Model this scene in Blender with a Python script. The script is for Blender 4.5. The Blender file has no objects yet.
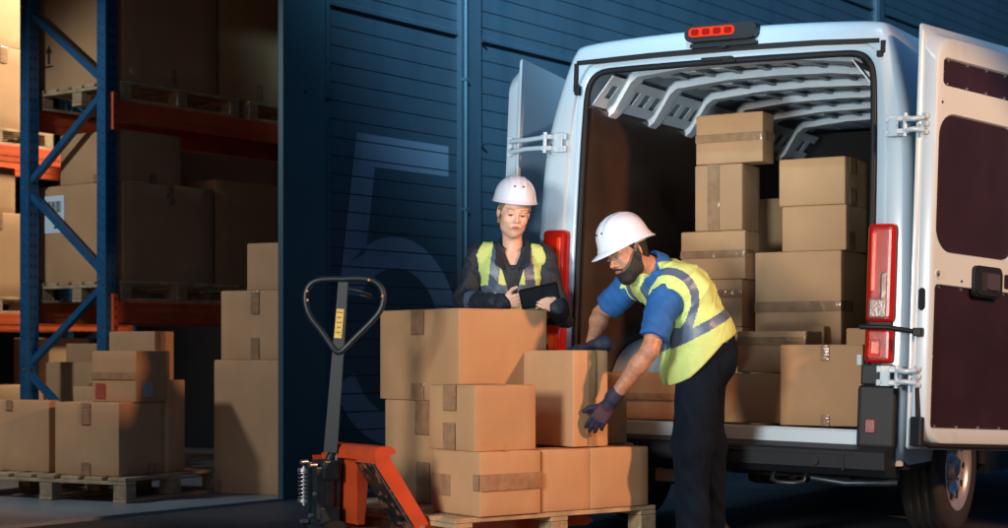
import bpy, bmesh, math, random
import numpy as np
from mathutils import Vector, Matrix
random.seed(7)
R = math.radians
F, HY, CX, CH = 1700.0, 350.0, 504.0, 0.95     # focal length in photo pixels, horizon row, centre column, camera height
scene = bpy.context.scene
COL = scene.collection

def at(px, py, Y):
    return Vector(((px - CX) / F * Y, Y, CH - (py - HY) / F * Y))
def zat(py, Y):
    return CH - (py - HY) / F * Y

# ------------------------------------------------------------------ materials
MATS = {}
def mat(name, col, rough=0.5, metal=0.0, **kw):
    if name in MATS: return MATS[name]
    m = bpy.data.materials.new(name); m.use_nodes = True
    nt = m.node_tree; b = nt.nodes['Principled BSDF']
    b.inputs['Base Color'].default_value = (*col, 1)
    b.inputs['Roughness'].default_value = rough
    b.inputs['Metallic'].default_value = metal
    if 'coat' in kw:
        b.inputs['Coat Weight'].default_value = kw['coat']; b.inputs['Coat Roughness'].default_value = kw.get('coatr', .08)
    if 'spec' in kw: b.inputs['Specular IOR Level'].default_value = kw['spec']
    if 'trans' in kw: b.inputs['Transmission Weight'].default_value = kw['trans']
    if 'sss' in kw:
        b.inputs['Subsurface Weight'].default_value = kw['sss']; b.inputs['Subsurface Radius'].default_value = (.012, .005, .003)
        b.inputs['Subsurface Scale'].default_value = 1.0
    if 'sheen' in kw: b.inputs['Sheen Weight'].default_value = kw['sheen']
    vs = kw.get('noise')          # (scale, amount): mottled colour
    tc = nt.nodes.new('ShaderNodeTexCoord')
    if vs:
        n = nt.nodes.new('ShaderNodeTexNoise'); n.inputs['Scale'].default_value = vs[0]; n.inputs['Detail'].default_value = 6
        nt.links.new(tc.outputs['Object'], n.inputs['Vector'])
        mr = nt.nodes.new('ShaderNodeMapRange'); mr.inputs['From Min'].default_value = .3; mr.inputs['From Max'].default_value = .7
        mr.inputs['To Min'].default_value = 1 - vs[1]; mr.inputs['To Max'].default_value = 1 + vs[1]
        nt.links.new(n.outputs['Fac'], mr.inputs['Value'])
        hv = nt.nodes.new('ShaderNodeHueSaturation'); hv.inputs['Color'].default_value = (*col, 1)
        nt.links.new(mr.outputs['Result'], hv.inputs['Value'])
        nt.links.new(hv.outputs['Color'], b.inputs['Base Color'])
        if kw.get('rand'):
            oi = nt.nodes.new('ShaderNodeObjectInfo')
            m2 = nt.nodes.new('ShaderNodeMapRange'); m2.inputs['To Min'].default_value = 1 - kw['rand']; m2.inputs['To Max'].default_value = 1 + kw['rand']
            nt.links.new(oi.outputs['Random'], m2.inputs['Value'])
            h2 = nt.nodes.new('ShaderNodeHueSaturation'); nt.links.new(hv.outputs['Color'], h2.inputs['Color'])
            nt.links.new(m2.outputs['Result'], h2.inputs['Value']); nt.links.new(h2.outputs['Color'], b.inputs['Base Color'])
        if kw.get('rvar'):
            m3 = nt.nodes.new('ShaderNodeMapRange'); m3.inputs['To Min'].default_value = rough - kw['rvar']; m3.inputs['To Max'].default_value = rough + kw['rvar']
            nt.links.new(n.outputs['Fac'], m3.inputs['Value']); nt.links.new(m3.outputs['Result'], b.inputs['Roughness'])
    bp = kw.get('bump')           # (scale, strength, distance[, stretch])
    if bp:
        n2 = nt.nodes.new('ShaderNodeTexNoise'); n2.inputs['Scale'].default_value = bp[0]; n2.inputs['Detail'].default_value = 5
        if len(bp) > 3:
            mp = nt.nodes.new('ShaderNodeMapping'); mp.inputs['Scale'].default_value = bp[3]
            nt.links.new(tc.outputs['Object'], mp.inputs['Vector']); nt.links.new(mp.outputs['Vector'], n2.inputs['Vector'])
        else: nt.links.new(tc.outputs['Object'], n2.inputs['Vector'])
        bu = nt.nodes.new('ShaderNodeBump'); bu.inputs['Strength'].default_value = bp[1]; bu.inputs['Distance'].default_value = bp[2]
        nt.links.new(n2.outputs['Fac'], bu.inputs['Height']); nt.links.new(bu.outputs['Normal'], b.inputs['Normal'])
    wr_ = kw.get('wear')          # (scale, threshold, softness, colour[, stretch]): worn or dirty patches
    if wr_:
        n4 = nt.nodes.new('ShaderNodeTexNoise'); n4.inputs['Scale'].default_value = wr_[0]; n4.inputs['Detail'].default_value = 9; n4.inputs['Roughness'].default_value = .68
        mp4 = nt.nodes.new('ShaderNodeMapping'); mp4.inputs['Scale'].default_value = wr_[4] if len(wr_) > 4 else (1, 1, 1)
        nt.links.new(tc.outputs['Object'], mp4.inputs['Vector']); nt.links.new(mp4.outputs['Vector'], n4.inputs['Vector'])
        m4 = nt.nodes.new('ShaderNodeMapRange'); m4.inputs['From Min'].default_value = wr_[1]; m4.inputs['From Max'].default_value = wr_[1] + wr_[2]
        nt.links.new(n4.outputs['Fac'], m4.inputs['Value'])
        mx4 = nt.nodes.new('ShaderNodeMix'); mx4.data_type = 'RGBA'; nt.links.new(m4.outputs['Result'], mx4.inputs['Factor'])
        ls = b.inputs['Base Color'].links
        if ls: nt.links.new(ls[0].from_socket, mx4.inputs['A'])
        else: mx4.inputs['A'].default_value = (*col, 1)
        mx4.inputs['B'].default_value = (*wr_[3], 1); nt.links.new(mx4.outputs['Result'], b.inputs['Base Color'])
    if kw.get('emit'):
        b.inputs['Emission Color'].default_value = (*kw['emit'][0], 1); b.inputs['Emission Strength'].default_value = kw['emit'][1]
    MATS[name] = m
    return m

M = dict(
 card = mat('cardboard', (.50, .29, .148), .75, noise=(3.0, .10), rand=.10, bump=(60, .25, .002, (1, 1, .15)), spec=.25),
 flap = mat('cardboard_edge', (.30, .18, .10), .85),
 tape = mat('packing_tape', (.34, .20, .11), .14, noise=(20, .15), bump=(16, .45, .012), spec=.5),
 wood = mat('pallet_wood', (.42, .30, .17), .8, noise=(9, .28), bump=(40, .4, .004, (1, 6, 6))),
 block = mat('pallet_block', (.34, .24, .14), .85, noise=(30, .3), bump=(60, .5, .004)),
 asphalt = mat('asphalt', (.050, .055, .062), .55, noise=(40, .45), wear=(1.4, .5, .12, (.028, .031, .036)), bump=(160, .7, .008), rvar=.2),
 conc = mat('concrete_floor', (.20, .23, .25), .38, noise=(1.3, .2), wear=(3, .55, .2, (.12, .14, .15)), rvar=.18, bump=(30, .1, .002)),
 wall = mat('wall_cladding', (.032, .060, .083), .42, noise=(1.1, .12), wear=(2.2, .50, .25, (.018, .044, .068), (1.6, 1.6, .22)), bump=(2.0, .15, .01), spec=.4),
 wall2 = mat('wall_column', (.028, .080, .102), .5, noise=(1.5, .10)),
 num = mat('number_paint', (.14, .21, .29), .5, noise=(2.0, .10), wear=(3, .56, .2, (.07, .13, .21), (2, 2, .3))),
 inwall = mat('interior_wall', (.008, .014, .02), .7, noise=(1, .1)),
 rackb = mat('rack_blue', (.012, .085, .20), .4, noise=(8, .15), wear=(16, .66, .04, (.10, .12, .13)), bump=(30, .1, .001)),
 racko = mat('rack_orange', (.62, .10, .03), .45, noise=(5, .15), wear=(12, .66, .05, (.20, .10, .07))),
 hole = mat('dark_hole', (.01, .012, .015), .8),
 bolt = mat('bright_bolt', (.7, .7, .72), .3, .9),
 paint = mat('van_white_cool_tint', (.47, .60, .69), .30, coat=.45, noise=(1.5, .04), rvar=.08, wear=(5, .60, .25, (.40, .48, .52), (1, 1, .6))),  # white paint with the blue of the cool light put into its colour
 inpaint = mat('van_inner_paint', (.70, .76, .80), .45, noise=(3, .05)),
 rubber = mat('black_rubber', (.009, .010, .013), .6, bump=(50, .2, .002), spec=.3),
 plastic = mat('black_plastic', (.009, .013, .018), .5, bump=(200, .2, .0006), spec=.3),
 ply = mat('dark_plywood', (.046, .027, .020), .32, noise=(2.5, .35), bump=(300, .3, .0005), coat=.3, coatr=.25),
 doorpanel = mat('door_liner', (.024, .012, .020), .30, noise=(3, .25), bump=(250, .3, .0005)),
 red = mat('red_lens', (.30, .006, .004), .16, spec=.35, bump=(90, .25, .002, (1, 1, 4)), emit=((1, .04, .01), .05)),
 red2 = mat('red_lens_bright', (.62, .03, .006), .2, spec=.4, bump=(90, .3, .003, (4, 4, 1)), emit=((1, .13, .03), .10)),
 clear = mat('clear_lens', (.20, .12, .10), .2, spec=.5, bump=(90, .3, .003)),
 alu = mat('aluminium_sill', (.34, .41, .46), .5, .6, bump=(120, .4, .001, (1, 8, 8))),
 steel = mat('steel', (.55, .56, .58), .35, .9),
 darksteel = mat('dark_steel', (.035, .05, .06), .38, .6, noise=(20, .25)),
 tyre = mat('tyre_rubber', (.022, .022, .024), .75, bump=(70, .4, .003)),
 rim = mat('silver_rim', (.55, .55, .56), .35, .7),
 torange = mat('truck_orange', (.52, .062, .016), .4, noise=(7, .18), wear=(22, .655, .03, (.09, .035, .025)), bump=(20, .1, .002), coat=.3),
 yellow = mat('yellow_sticker', (.72, .50, .10), .5, noise=(60, .25)),
 paper = mat('paper_label', (.62, .74, .80), .6),
 ink = mat('black_ink', (.012, .012, .014), .7),
 redink = mat('red_label', (.32, .05, .035), .6),
 skin = mat('skin', (.72, .43, .31), .5, sss=.12, noise=(25, .08), bump=(250, .2, .0006)),
 skinm = mat('tanned_skin', (.46, .22, .13), .5, sss=.1, noise=(45, .20), bump=(160, .4, .0012)),
 stubble = mat('stubble_skin', (.13, .075, .052), .6, noise=(200, .4)),
 brow = mat('brow_skin', (.22, .12, .08), .6, noise=(200, .3)), lid = mat('eyelid_skin', (.50, .26, .19), .5, sss=.1),
 lips = mat('lips', (.42, .12, .10), .4, sss=.1),
 lipsm = mat('brown_lips', (.36, .12, .09), .45, sss=.1),
 eyew = mat('eye_white', (.55, .52, .5), .25),
 iris = mat('eye_iris', (.03, .02, .015), .15),
 hair = mat('blond_hair', (.26, .175, .10), .5, noise=(40, .35), bump=(120, .8, .003, (6, 6, 1))),
 beard = mat('dark_beard', (.014, .010, .008), .7, noise=(60, .4), bump=(200, .9, .003)),
 helm = mat('white_helmet', (.70, .73, .82), .25, coat=.5, noise=(4, .02)),
 strap = mat('grey_strap', (.30, .36, .38), .6),
 lime = mat('hi_vis_fabric', (.55, .68, .22), .75, noise=(14, .08), bump=(16, .7, .014), emit=((.6, .85, .1), .02)),
 reflect = mat('reflective_tape', (.085, .125, .19), .4, noise=(14, .12), bump=(20, .5, .008)),
 polo = mat('blue_polo', (.012, .095, .30), .8, noise=(12, .12), bump=(18, .8, .012)),
 jacket = mat('navy_jacket', (.012, .020, .034), .7, noise=(12, .15), bump=(14, .9, .018)),
 trouser = mat('black_trousers', (.006, .011, .021), .9, noise=(8, .2), bump=(9, .8, .02, (1, 1, .5)), spec=.1),
 glove = mat('navy_glove', (.018, .022, .05), .7, noise=(30, .2), bump=(60, .5, .003)),
 glovep = mat('purple_glove_back', (.060, .024, .042), .7, noise=(30, .2), bump=(60, .5, .003)),
 shoe = mat('work_shoe', (.02, .018, .016), .5),
 glass = mat('tablet_glass', (.008, .01, .013), .12, coat=.5),
)
# ------------------------------------------------------------------ mesh helpers
def tag(o, label=None, cat=None, group=None, kind=None):
    if label: o['label'] = label
    if cat: o['category'] = cat
    if group: o['group'] = group
    if kind: o['kind'] = kind
    return o
def empty(name, loc=(0, 0, 0), rot=(0, 0, 0), parent=None):
    o = bpy.data.objects.new(name, None); COL.objects.link(o)
    o.location = loc; o.rotation_euler = rot; o.empty_display_size = .1
    if parent: o.parent = parent
    return o
def link(name, me, m, parent=None, loc=None, rot=None, smooth=False):
    o = bpy.data.objects.new(name, me); COL.objects.link(o)
    for x in (m if isinstance(m, (list, tuple)) else [m]): me.materials.append(x)
    if smooth:
        for p in me.polygons: p.use_smooth = True
    if parent: o.parent = parent
    if loc is not None: o.location = loc
    if rot is not None: o.rotation_euler = rot
    return o
class B:
    """collects shapes into one mesh"""
    def __init__(s): s.bm = bmesh.new(); s.mi = 0; s.post = None
    def _new(s, before):
        for f in s.bm.faces:
            if f.index == -1 or f not in before: pass
    def faces(s, vs, fs, smooth=False):
        v = [s.bm.verts.new(p) for p in vs]
        for f in fs:
            try:
                q = s.bm.faces.new([v[i] for i in f]); q.material_index = s.mi; q.smooth = smooth
            except ValueError: pass
        return v
    def box(s, x0, x1, y0, y1, z0, z1, bev=0.0, mtx=None, seg=2):
        t = bmesh.new(); bmesh.ops.create_cube(t, size=1)
        for v in t.verts: v.co = Vector((x0 + (v.co.x + .5) * (x1 - x0), y0 + (v.co.y + .5) * (y1 - y0), z0 + (v.co.z + .5) * (z1 - z0)))
        if bev > 0: bmesh.ops.bevel(t, geom=t.edges[:], offset=bev, segments=seg, affect='EDGES', profile=.6)
        s.merge(t, mtx); return s
    def merge(s, t, mtx=None, smooth=None):
        t.verts.ensure_lookup_table(); t.verts.index_update()
        vs = [(mtx @ v.co) if mtx else v.co.copy() for v in t.verts]
        nv = [s.bm.verts.new(p) for p in vs]
        for f in t.faces:
            try:
                q = s.bm.faces.new([nv[v.index] for v in f.verts]); q.material_index = s.mi; q.smooth = f.smooth if smooth is None else smooth
            except ValueError: pass
        t.free()
    def cyl(s, a, b, r0, r1=None, n=20, smooth=True, caps=True):
        a = Vector(a); b = Vector(b); r1 = r0 if r1 is None else r1
        d = (b - a); q = d.to_track_quat('Z', 'Y').to_matrix()
        vs = []
        for k, (c, r) in enumerate(((a, r0), (b, r1))):
            for i in range(n):
                t = 2 * math.pi * i / n; vs.append(c + q @ Vector((r * math.cos(t), r * math.sin(t), 0)))
        fs = [(i, (i + 1) % n, n + (i + 1) % n, n + i) for i in range(n)]
        s.faces(vs, fs, smooth)
        if caps:
            s.faces(vs[:n], [tuple(range(n - 1, -1, -1))]); s.faces(vs[n:], [tuple(range(n))])
        return s
    def tube(s, pts, r, n=10, closed=False, smooth=True):
        pts = [Vector(p) for p in pts]; rings = []; N = len(pts)
        up = Vector((0, 0, 1)); prev = None
        for i, p in enumerate(pts):
            d = (pts[(i + 1) % N] - pts[i - 1]) if (closed or 0 < i < N - 1) else (pts[1] - pts[0] if i == 0 else pts[-1] - pts[-2])
            d.normalize()
            if prev is None:
                x = d.orthogonal().normalized()
            else:
                x = (prev - d * prev.dot(d)).normalized()
            prev = x; y = d.cross(x)
            rr = r[i] if isinstance(r, (list, tuple)) else r
            rings.append([p + (x * math.cos(2 * math.pi * k / n) + y * math.sin(2 * math.pi * k / n)) * rr for k in range(n)])
        vs = [v for g in rings for v in g]; fs = []
        for i in range(N if closed else N - 1):
            a = i * n; b = ((i + 1) % N) * n
            for k in range(n): fs.append((a + k, a + (k + 1) % n, b + (k + 1) % n, b + k))
        s.faces(vs, fs, smooth)
        if not closed:
            s.faces(rings[0], [tuple(range(n - 1, -1, -1))]); s.faces(rings[-1], [tuple(range(n))])
        return s
    def prism(s, poly, ax, h0, h1, smooth=False):
        """poly of 2D points extruded along axis ax ('x','y','z') from h0 to h1"""
        def P(u, v, h): return {'x': (h, u, v), 'y': (u, h, v), 'z': (u, v, h)}[ax]
        n = len(poly); vs = [P(u, v, h0) for u, v in poly] + [P(u, v, h1) for u, v in poly]
        fs = [tuple(range(n - 1, -1, -1)), tuple(range(n, 2 * n))] + [(i, (i + 1) % n, n + (i + 1) % n, n + i) for i in range(n)]
        s.faces(vs, fs, smooth); return s
    def lathe(s, prof, c, ax, n=40, smooth=True):
        """prof of (r, h); axis ax from c"""
        c = Vector(c); q = Vector(ax).to_track_quat('Z', 'Y').to_matrix(); vs = []
        for r, h in prof:
            for i in range(n):
                t = 2 * math.pi * i / n; vs.append(c + q @ Vector((r * math.cos(t), r * math.sin(t), h)))
        fs = []
        for j in range(len(prof) - 1):
            for i in range(n): fs.append((j * n + i, j * n + (i + 1) % n, (j + 1) * n + (i + 1) % n, (j + 1) * n + i))
        s.faces(vs, fs, smooth); return s
    def build(s, name, m, parent=None, loc=None, rot=None, fn=None, weld=False, norm=True):
        if fn:
            for v in s.bm.verts: v.co = Vector(fn(v.co))
        if weld: bmesh.ops.remove_doubles(s.bm, verts=s.bm.verts[:], dist=1e-4)
        if norm: bmesh.ops.recalc_face_normals(s.bm, faces=s.bm.faces[:])
        me = bpy.data.meshes.new(name); s.bm.to_mesh(me); s.bm.free()
        return link(name, me, m, parent, loc, rot)
def rrect(x0, x1, y0, y1, r, n=6):
    pts = []
    for cx, cy, a0 in ((x1 - r, y1 - r, 0), (x0 + r, y1 - r, 90), (x0 + r, y0 + r, 180), (x1 - r, y0 + r, 270)):
        for i in range(n + 1):
            t = R(a0 + 90 * i / n); pts.append((cx + r * math.cos(t), cy + r * math.sin(t)))
    return pts
# ------------------------------------------------------------------ cardboard boxes
def solve(P, d, px):
    k = (px - CX) / F
    return (k * P.y - P.x) / (d.x - k * d.y)
def carton(label, l, c, r, Y, a, z0, z1, tapes=(), group=None, marks=(), seam=True, name='cardboard_box'):
    """box whose nearest upright edge stands at column c, depth Y; l, r = columns of its outer edges; a = heading of its right face"""
    a = R(a); dr = Vector((math.cos(a), math.sin(a), 0)); dl = Vector((-math.sin(a), math.cos(a), 0))
    P = Vector(((c - CX) / F * Y, Y, 0)); LR = abs(solve(P, dr, r)); LL = abs(solve(P, dl, l))
    return carton3(label, (P.x, P.y, z0), a, LR, LL, z1 - z0, tapes, group, marks, seam, name)
def carton3(label, loc, a, LR, LL, h, tapes=(), group=None, marks=(), seam=True, name='cardboard_box'):
    b = B(); t = bmesh.new(); bmesh.ops.create_cube(t, size=1)
    for v in t.verts: v.co = Vector(((v.co.x + .5) * LR, (v.co.y + .5) * LL, (v.co.z + .5) * (h - .003)))
    bmesh.ops.subdivide_edges(t, edges=t.edges[:], cuts=5, use_grid_fill=True)
    rnd = random.Random(label)
    bul = [rnd.uniform(-.002, .006) for _ in range(4)]
    for v in t.verts:
        x, y, z = v.co.x / LR, v.co.y / LL, v.co.z / h
        wz = math.sin(math.pi * min(1, max(0, z))); wx = math.sin(math.pi * x); wy = math.sin(math.pi * y)
        if y < .001: v.co.y -= bul[0] * wz * wx
        if x < .001: v.co.x -= bul[1] * wz * wy
        if z > .99: v.co.z -= .004 * wx * wy
    ed = [e for e in t.edges if e.is_manifold and e.calc_face_angle(0) > 1.0]
    bmesh.ops.bevel(t, geom=ed, offset=.005, segments=2, affect='EDGES', profile=.5)
    for f in t.faces: f.smooth = True
    b.merge(t)
    # two top flaps with a slit between them
    lg = LR >= LL; g = .0025
    if lg:
        b.box(.004, LR - .004, .004, LL / 2 - g, h - .006, h, .0015, seg=1); b.box(.004, LR - .004, LL / 2 + g, LL - .004, h - .006, h, .0015, seg=1)
    else:
        b.box(.004, LR / 2 - g, .004, LL - .004, h - .006, h, .0015, seg=1); b.box(LR / 2 + g, LR - .004, .004, LL - .004, h - .006, h, .0015, seg=1)
    o = b.build(name, M['card'], None, loc, (0, 0, a), norm=False)
    o.data.set_sharp_from_angle(angle=R(50))
    tag(o, label, 'box', group)
    for tp in tapes:
        f, u0, v0, u1, v1 = tp
        tb = B(); e = .0035; n = 22
        # strip laid on the face with small wrinkles
        vs = []; rr = random.Random(str(tp) + label)
        hor = abs(u1 - u0) * (LR if f == 'R' else LL) > abs(v1 - v0) * h
        for i in range(n + 1):
            for j in range(3):
                u = u0 + (u1 - u0) * (i / n if hor else j / 2); v = v0 + (v1 - v0) * (j / 2 if hor else i / n)
                e2 = e + (.002 + bul[0 if f == 'R' else 1] * math.sin(math.pi * u) * math.sin(math.pi * v) if 0 < i < n else .0) + (rr.uniform(0, .0055) if j == 1 else rr.uniform(0, .0018))
                e2 = max(e2, .0025)
                vs.append((u * LR, -e2, v * h) if f == 'R' else ((-e2, u * LL, v * h) if f == 'L' else (u * LR, v * LL, h + .0025)))
        if f == 'T': vs = [(p[0], p[1], h + .0025) for p in [((u0 + (u1 - u0) * (j / 2)) * LR, (v0 + (v1 - v0) * i / n) * LL) for i in range(n + 1) for j in range(3)]]
        fs = [(i * 3 + j, i * 3 + j + 1, i * 3 + j + 4, i * 3 + j + 3) for i in range(n) for j in range(2)]
        tb.faces(vs, fs, True)
        tb.build('packing_tape', M['tape'], o)
    for mk in marks: mk(o, LR, LL, h)
    return o
def mark_rects(name, face, rects, m, e=.006, label=None):
    """flat rectangles printed or stuck on a face; coordinates in metres from the near edge and the bottom"""
    def f(o, LR, LL, h):
        b = B()
        for (u0, v0, u1, v1) in rects:
            if face == 'R': vs = [(u0, -e, v0), (u1, -e, v0), (u1, -e, v1), (u0, -e, v1)]
            else: vs = [(-e, u0, v0), (-e, u1, v0), (-e, u1, v1), (-e, u0, v1)]
            b.faces(vs, [(0, 1, 2, 3)])
        c = b.build(name, m, o)
        if label: c['label'] = label
    return f
def mark_poly(name, face, poly, m, e=.0075):
    def f(o, LR, LL, h):
        b = B(); b.faces([((u, -e, v) if face == 'R' else (-e, u, v)) for u, v in poly], [tuple(range(len(poly)))]); b.build(name, m, o)
    return f
def sticker(face, u, v, w, h):
    return [mark_rects('paper_label', face, [(u, v, u + w, v + h)], M['paper'], .006),
            mark_rects('barcode', face, [(u + w * (.15 + .7 * k / 9), v + h * .55, u + w * (.15 + .7 * k / 9 + (.05 if k % 3 else .03)), v + h * .85) for k in range(9)] +
                       [(u + w * .15, v + h * .12, u + w * .5, v + h * .18), (u + w * .15, v + h * .24, u + w * .35, v + h * .28)], M['ink'], .0075)]
# ------------------------------------------------------------------ pallets
def pallet(label, loc, a, LX, LY, H=.144, group=None, blocks=True):
    root = empty('wooden_pallet', loc, (0, 0, a)); tag(root, label, 'pallet', group)
    rr = random.Random(label)
    b = B(); n = 7; w = LY / n * .78
    for i in range(n):                       # deck boards run along local x
        y = (LY - w) * i / (n - 1); j = rr.uniform(-.004, .004)
        b.box(-j, LX + j, y, y + w, H - .022, H, .003, seg=1)
    for x in (0, LX / 2 - .05, LX - .1): b.box(x, x + .1, 0.002, LY - .002, H - .044, H - .0225, .003, seg=1)
    b.build('deck', M['wood'], root)
    for x in (0.0, LX / 2 - .05, LX - .1):
        for y in (0.0, LY / 2 - .05, LY - .1):
            bb = B(); bb.box(x + .002, x + .098, y, y + .1, .0225, H - .045, .004, seg=1); bb.build('block', M['block'], root)
    for y in (0.0, LY / 2 - .05, LY - .1):
        bb = B(); bb.box(0, LX, y, y + .1, 0, .022, .003, seg=1); bb.build('bottom_board', M['wood'], root)
    return root
# ------------------------------------------------------------------ ground and warehouse
b = B(); b.faces([(-60, -20, 0), (60, -20, 0), (60, 90, 0), (-60, 90, 0)], [(0, 1, 2, 3)])
tag(b.build('ground', M['asphalt']), kind='structure')
AW = R(53.5); P0 = Vector((-1.391, 10.7, 0)); U = Vector((math.cos(AW), math.sin(AW), 0)); N_ = Vector((-math.sin(AW), math.cos(AW), 0))
def W(x, y, z): return P0 + U * x + N_ * y + Vector((0, 0, z))
b = B(); b.box(-9, 3.5, 0, 10, -.05, .02, .006); tag(b.build('warehouse_floor', M['conc'], None, P0, (0, 0, AW)), kind='structure')
bld = empty('warehouse_building', P0, (0, 0, AW))
tag(bld, 'dark blue metal clad warehouse with a painted number 5 and open loading doorway', 'warehouse')
GAPS = (3.19, 4.54, 5.89)
def cladding(x0, x1):
    """horizontal steel planks with V grooves, a wide shadow gap every eleventh plank"""
    prof = []; z = 0.0; zs = []
    k = 3.19
    while k > 0: zs.append(k); k -= .1205
    k = 3.19 + .1205
    while k < 6.9: zs.append(k); k += .1205
    zs.sort(); last = 0
    y0 = .05
    prof.append((y0, 0))
    for k in zs:
        wide = any(abs(k - g) < .06 for g in GAPS)
        if wide: prof += [(y0, k - .012), (y0 + .05, k - .010), (y0 + .05, k + .016), (y0 - .012, k + .018), (y0 - .012, k + .045), (y0, k + .06)]
        else: prof += [(y0, k - .004), (y0 + .008, k - .001), (y0 + .008, k + .001), (y0, k + .004)]
    prof.append((y0, 7.0))
    n = len(prof); vs = [(x0, y, z) for y, z in prof] + [(x1, y, z) for y, z in prof]
    q = B(); q.faces(vs, [(i, i + 1, n + i + 1, n + i) for i in range(n - 1)])
    return q.build('wall_panel', M['wall'], bld, norm=False)
for x0, x1 in ((.47, 1.84), (2.08, 8.95), (9.16, 17)): cladding(x0, x1)
# corner column, bay columns, pipe
b = B(); b.box(0, .395, 0, .045, 0, 7, .006); b.box(.3955, .472, .03, .35, 0, 7, .004); b.build('corner_column', M['wall2'], bld)
for x0, x1 in ((1.8405, 2.0795), (8.9505, 9.1595)):
    b = B(); b.box(x0, x1, .012, .20, 0, 7, .004); b.box(x0 + .045, x0 + .052, .004, .012, 0, 7); b.build('wall_column', M['wall'], bld)
b = B(); b.cyl((1.862, -.012, 0.1), (1.862, -.012, 7), .014, n=10)
for z in (1.0, 1.95, 2.88, 3.8): b.box(1.845, 1.88, -.03, .013, z, z + .02)
b.build('drain_pipe', M['wall2'], bld)
for (x, z) in ((.44, 2.58), (2.1, 3.2), (2.1, 2.45), (.2, 2.6)): b = B(); b.cyl((x, .06, z), (x, -.008, z), .011, n=8); b.build('bolt', M['hole'], bld)
b = B(); b.box(-9, -.0, .02, .30, 4.25, 7, .004); b.build('door_header', M['wall2'], bld)
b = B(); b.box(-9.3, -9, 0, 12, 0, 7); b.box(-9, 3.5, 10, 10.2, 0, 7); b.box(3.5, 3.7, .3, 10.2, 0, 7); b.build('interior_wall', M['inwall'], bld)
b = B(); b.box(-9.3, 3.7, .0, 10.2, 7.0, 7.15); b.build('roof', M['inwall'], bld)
# painted number: outline in wall coordinates, cut at the plank grooves
def arc(cx, cz, rx, rz, a0, a1, n): return [(cx + rx * math.cos(R(a0 + (a1 - a0) * i / n)), cz + rz * math.sin(R(a0 + (a1 - a0) * i / n))) for i in range(n + 1)]
CXn, CZn = 1.165, 1.01
t = bmesh.new()
def ngon(pts):
    t.faces.new([t.verts.new((x, .0465, z)) for x, z in pts])
outer = arc(CXn, CZn, .70, .715, 133, -155, 60); inner = arc(CXn, CZn, .48, .50, 143, -155, 60)
for i in range(60):
    ngon([outer[i], outer[i + 1], inner[i + 1], inner[i]])
ngon([(.751, 2.40), (1.735, 2.40), (1.735, 2.185), (.935, 2.185)])
ngon([(.751, 2.40), (.935, 2.185), (.845, 1.60), outer[0], inner[0], (.79, 1.315), (.572, 1.315)])
k = 3.19
while k > 0:
    for z in (k - .004, k + .004): bmesh.ops.bisect_plane(t, geom=t.verts[:] + t.edges[:] + t.faces[:], plane_co=(0, 0, z), plane_no=(0, 0, 1))
    k -= .1205
bmesh.ops.bisect_plane(t, geom=t.verts[:] + t.edges[:] + t.faces[:], plane_co=(1.83, 0, 0), plane_no=(1, 0, 0), clear_outer=True)
kill = []
for f in t.faces:
    zc = f.calc_center_median().z; q = (3.19 - zc) / .1205
    if abs(q - round(q)) * .1205 < .0038: kill.append(f)
bmesh.ops.delete(t, geom=kill, context='FACES')
b = B(); b.merge(t); o = b.build('painted_number', M['num'], bld); o['label'] = 'large pale blue numeral 5 painted across the cladding'

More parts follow.
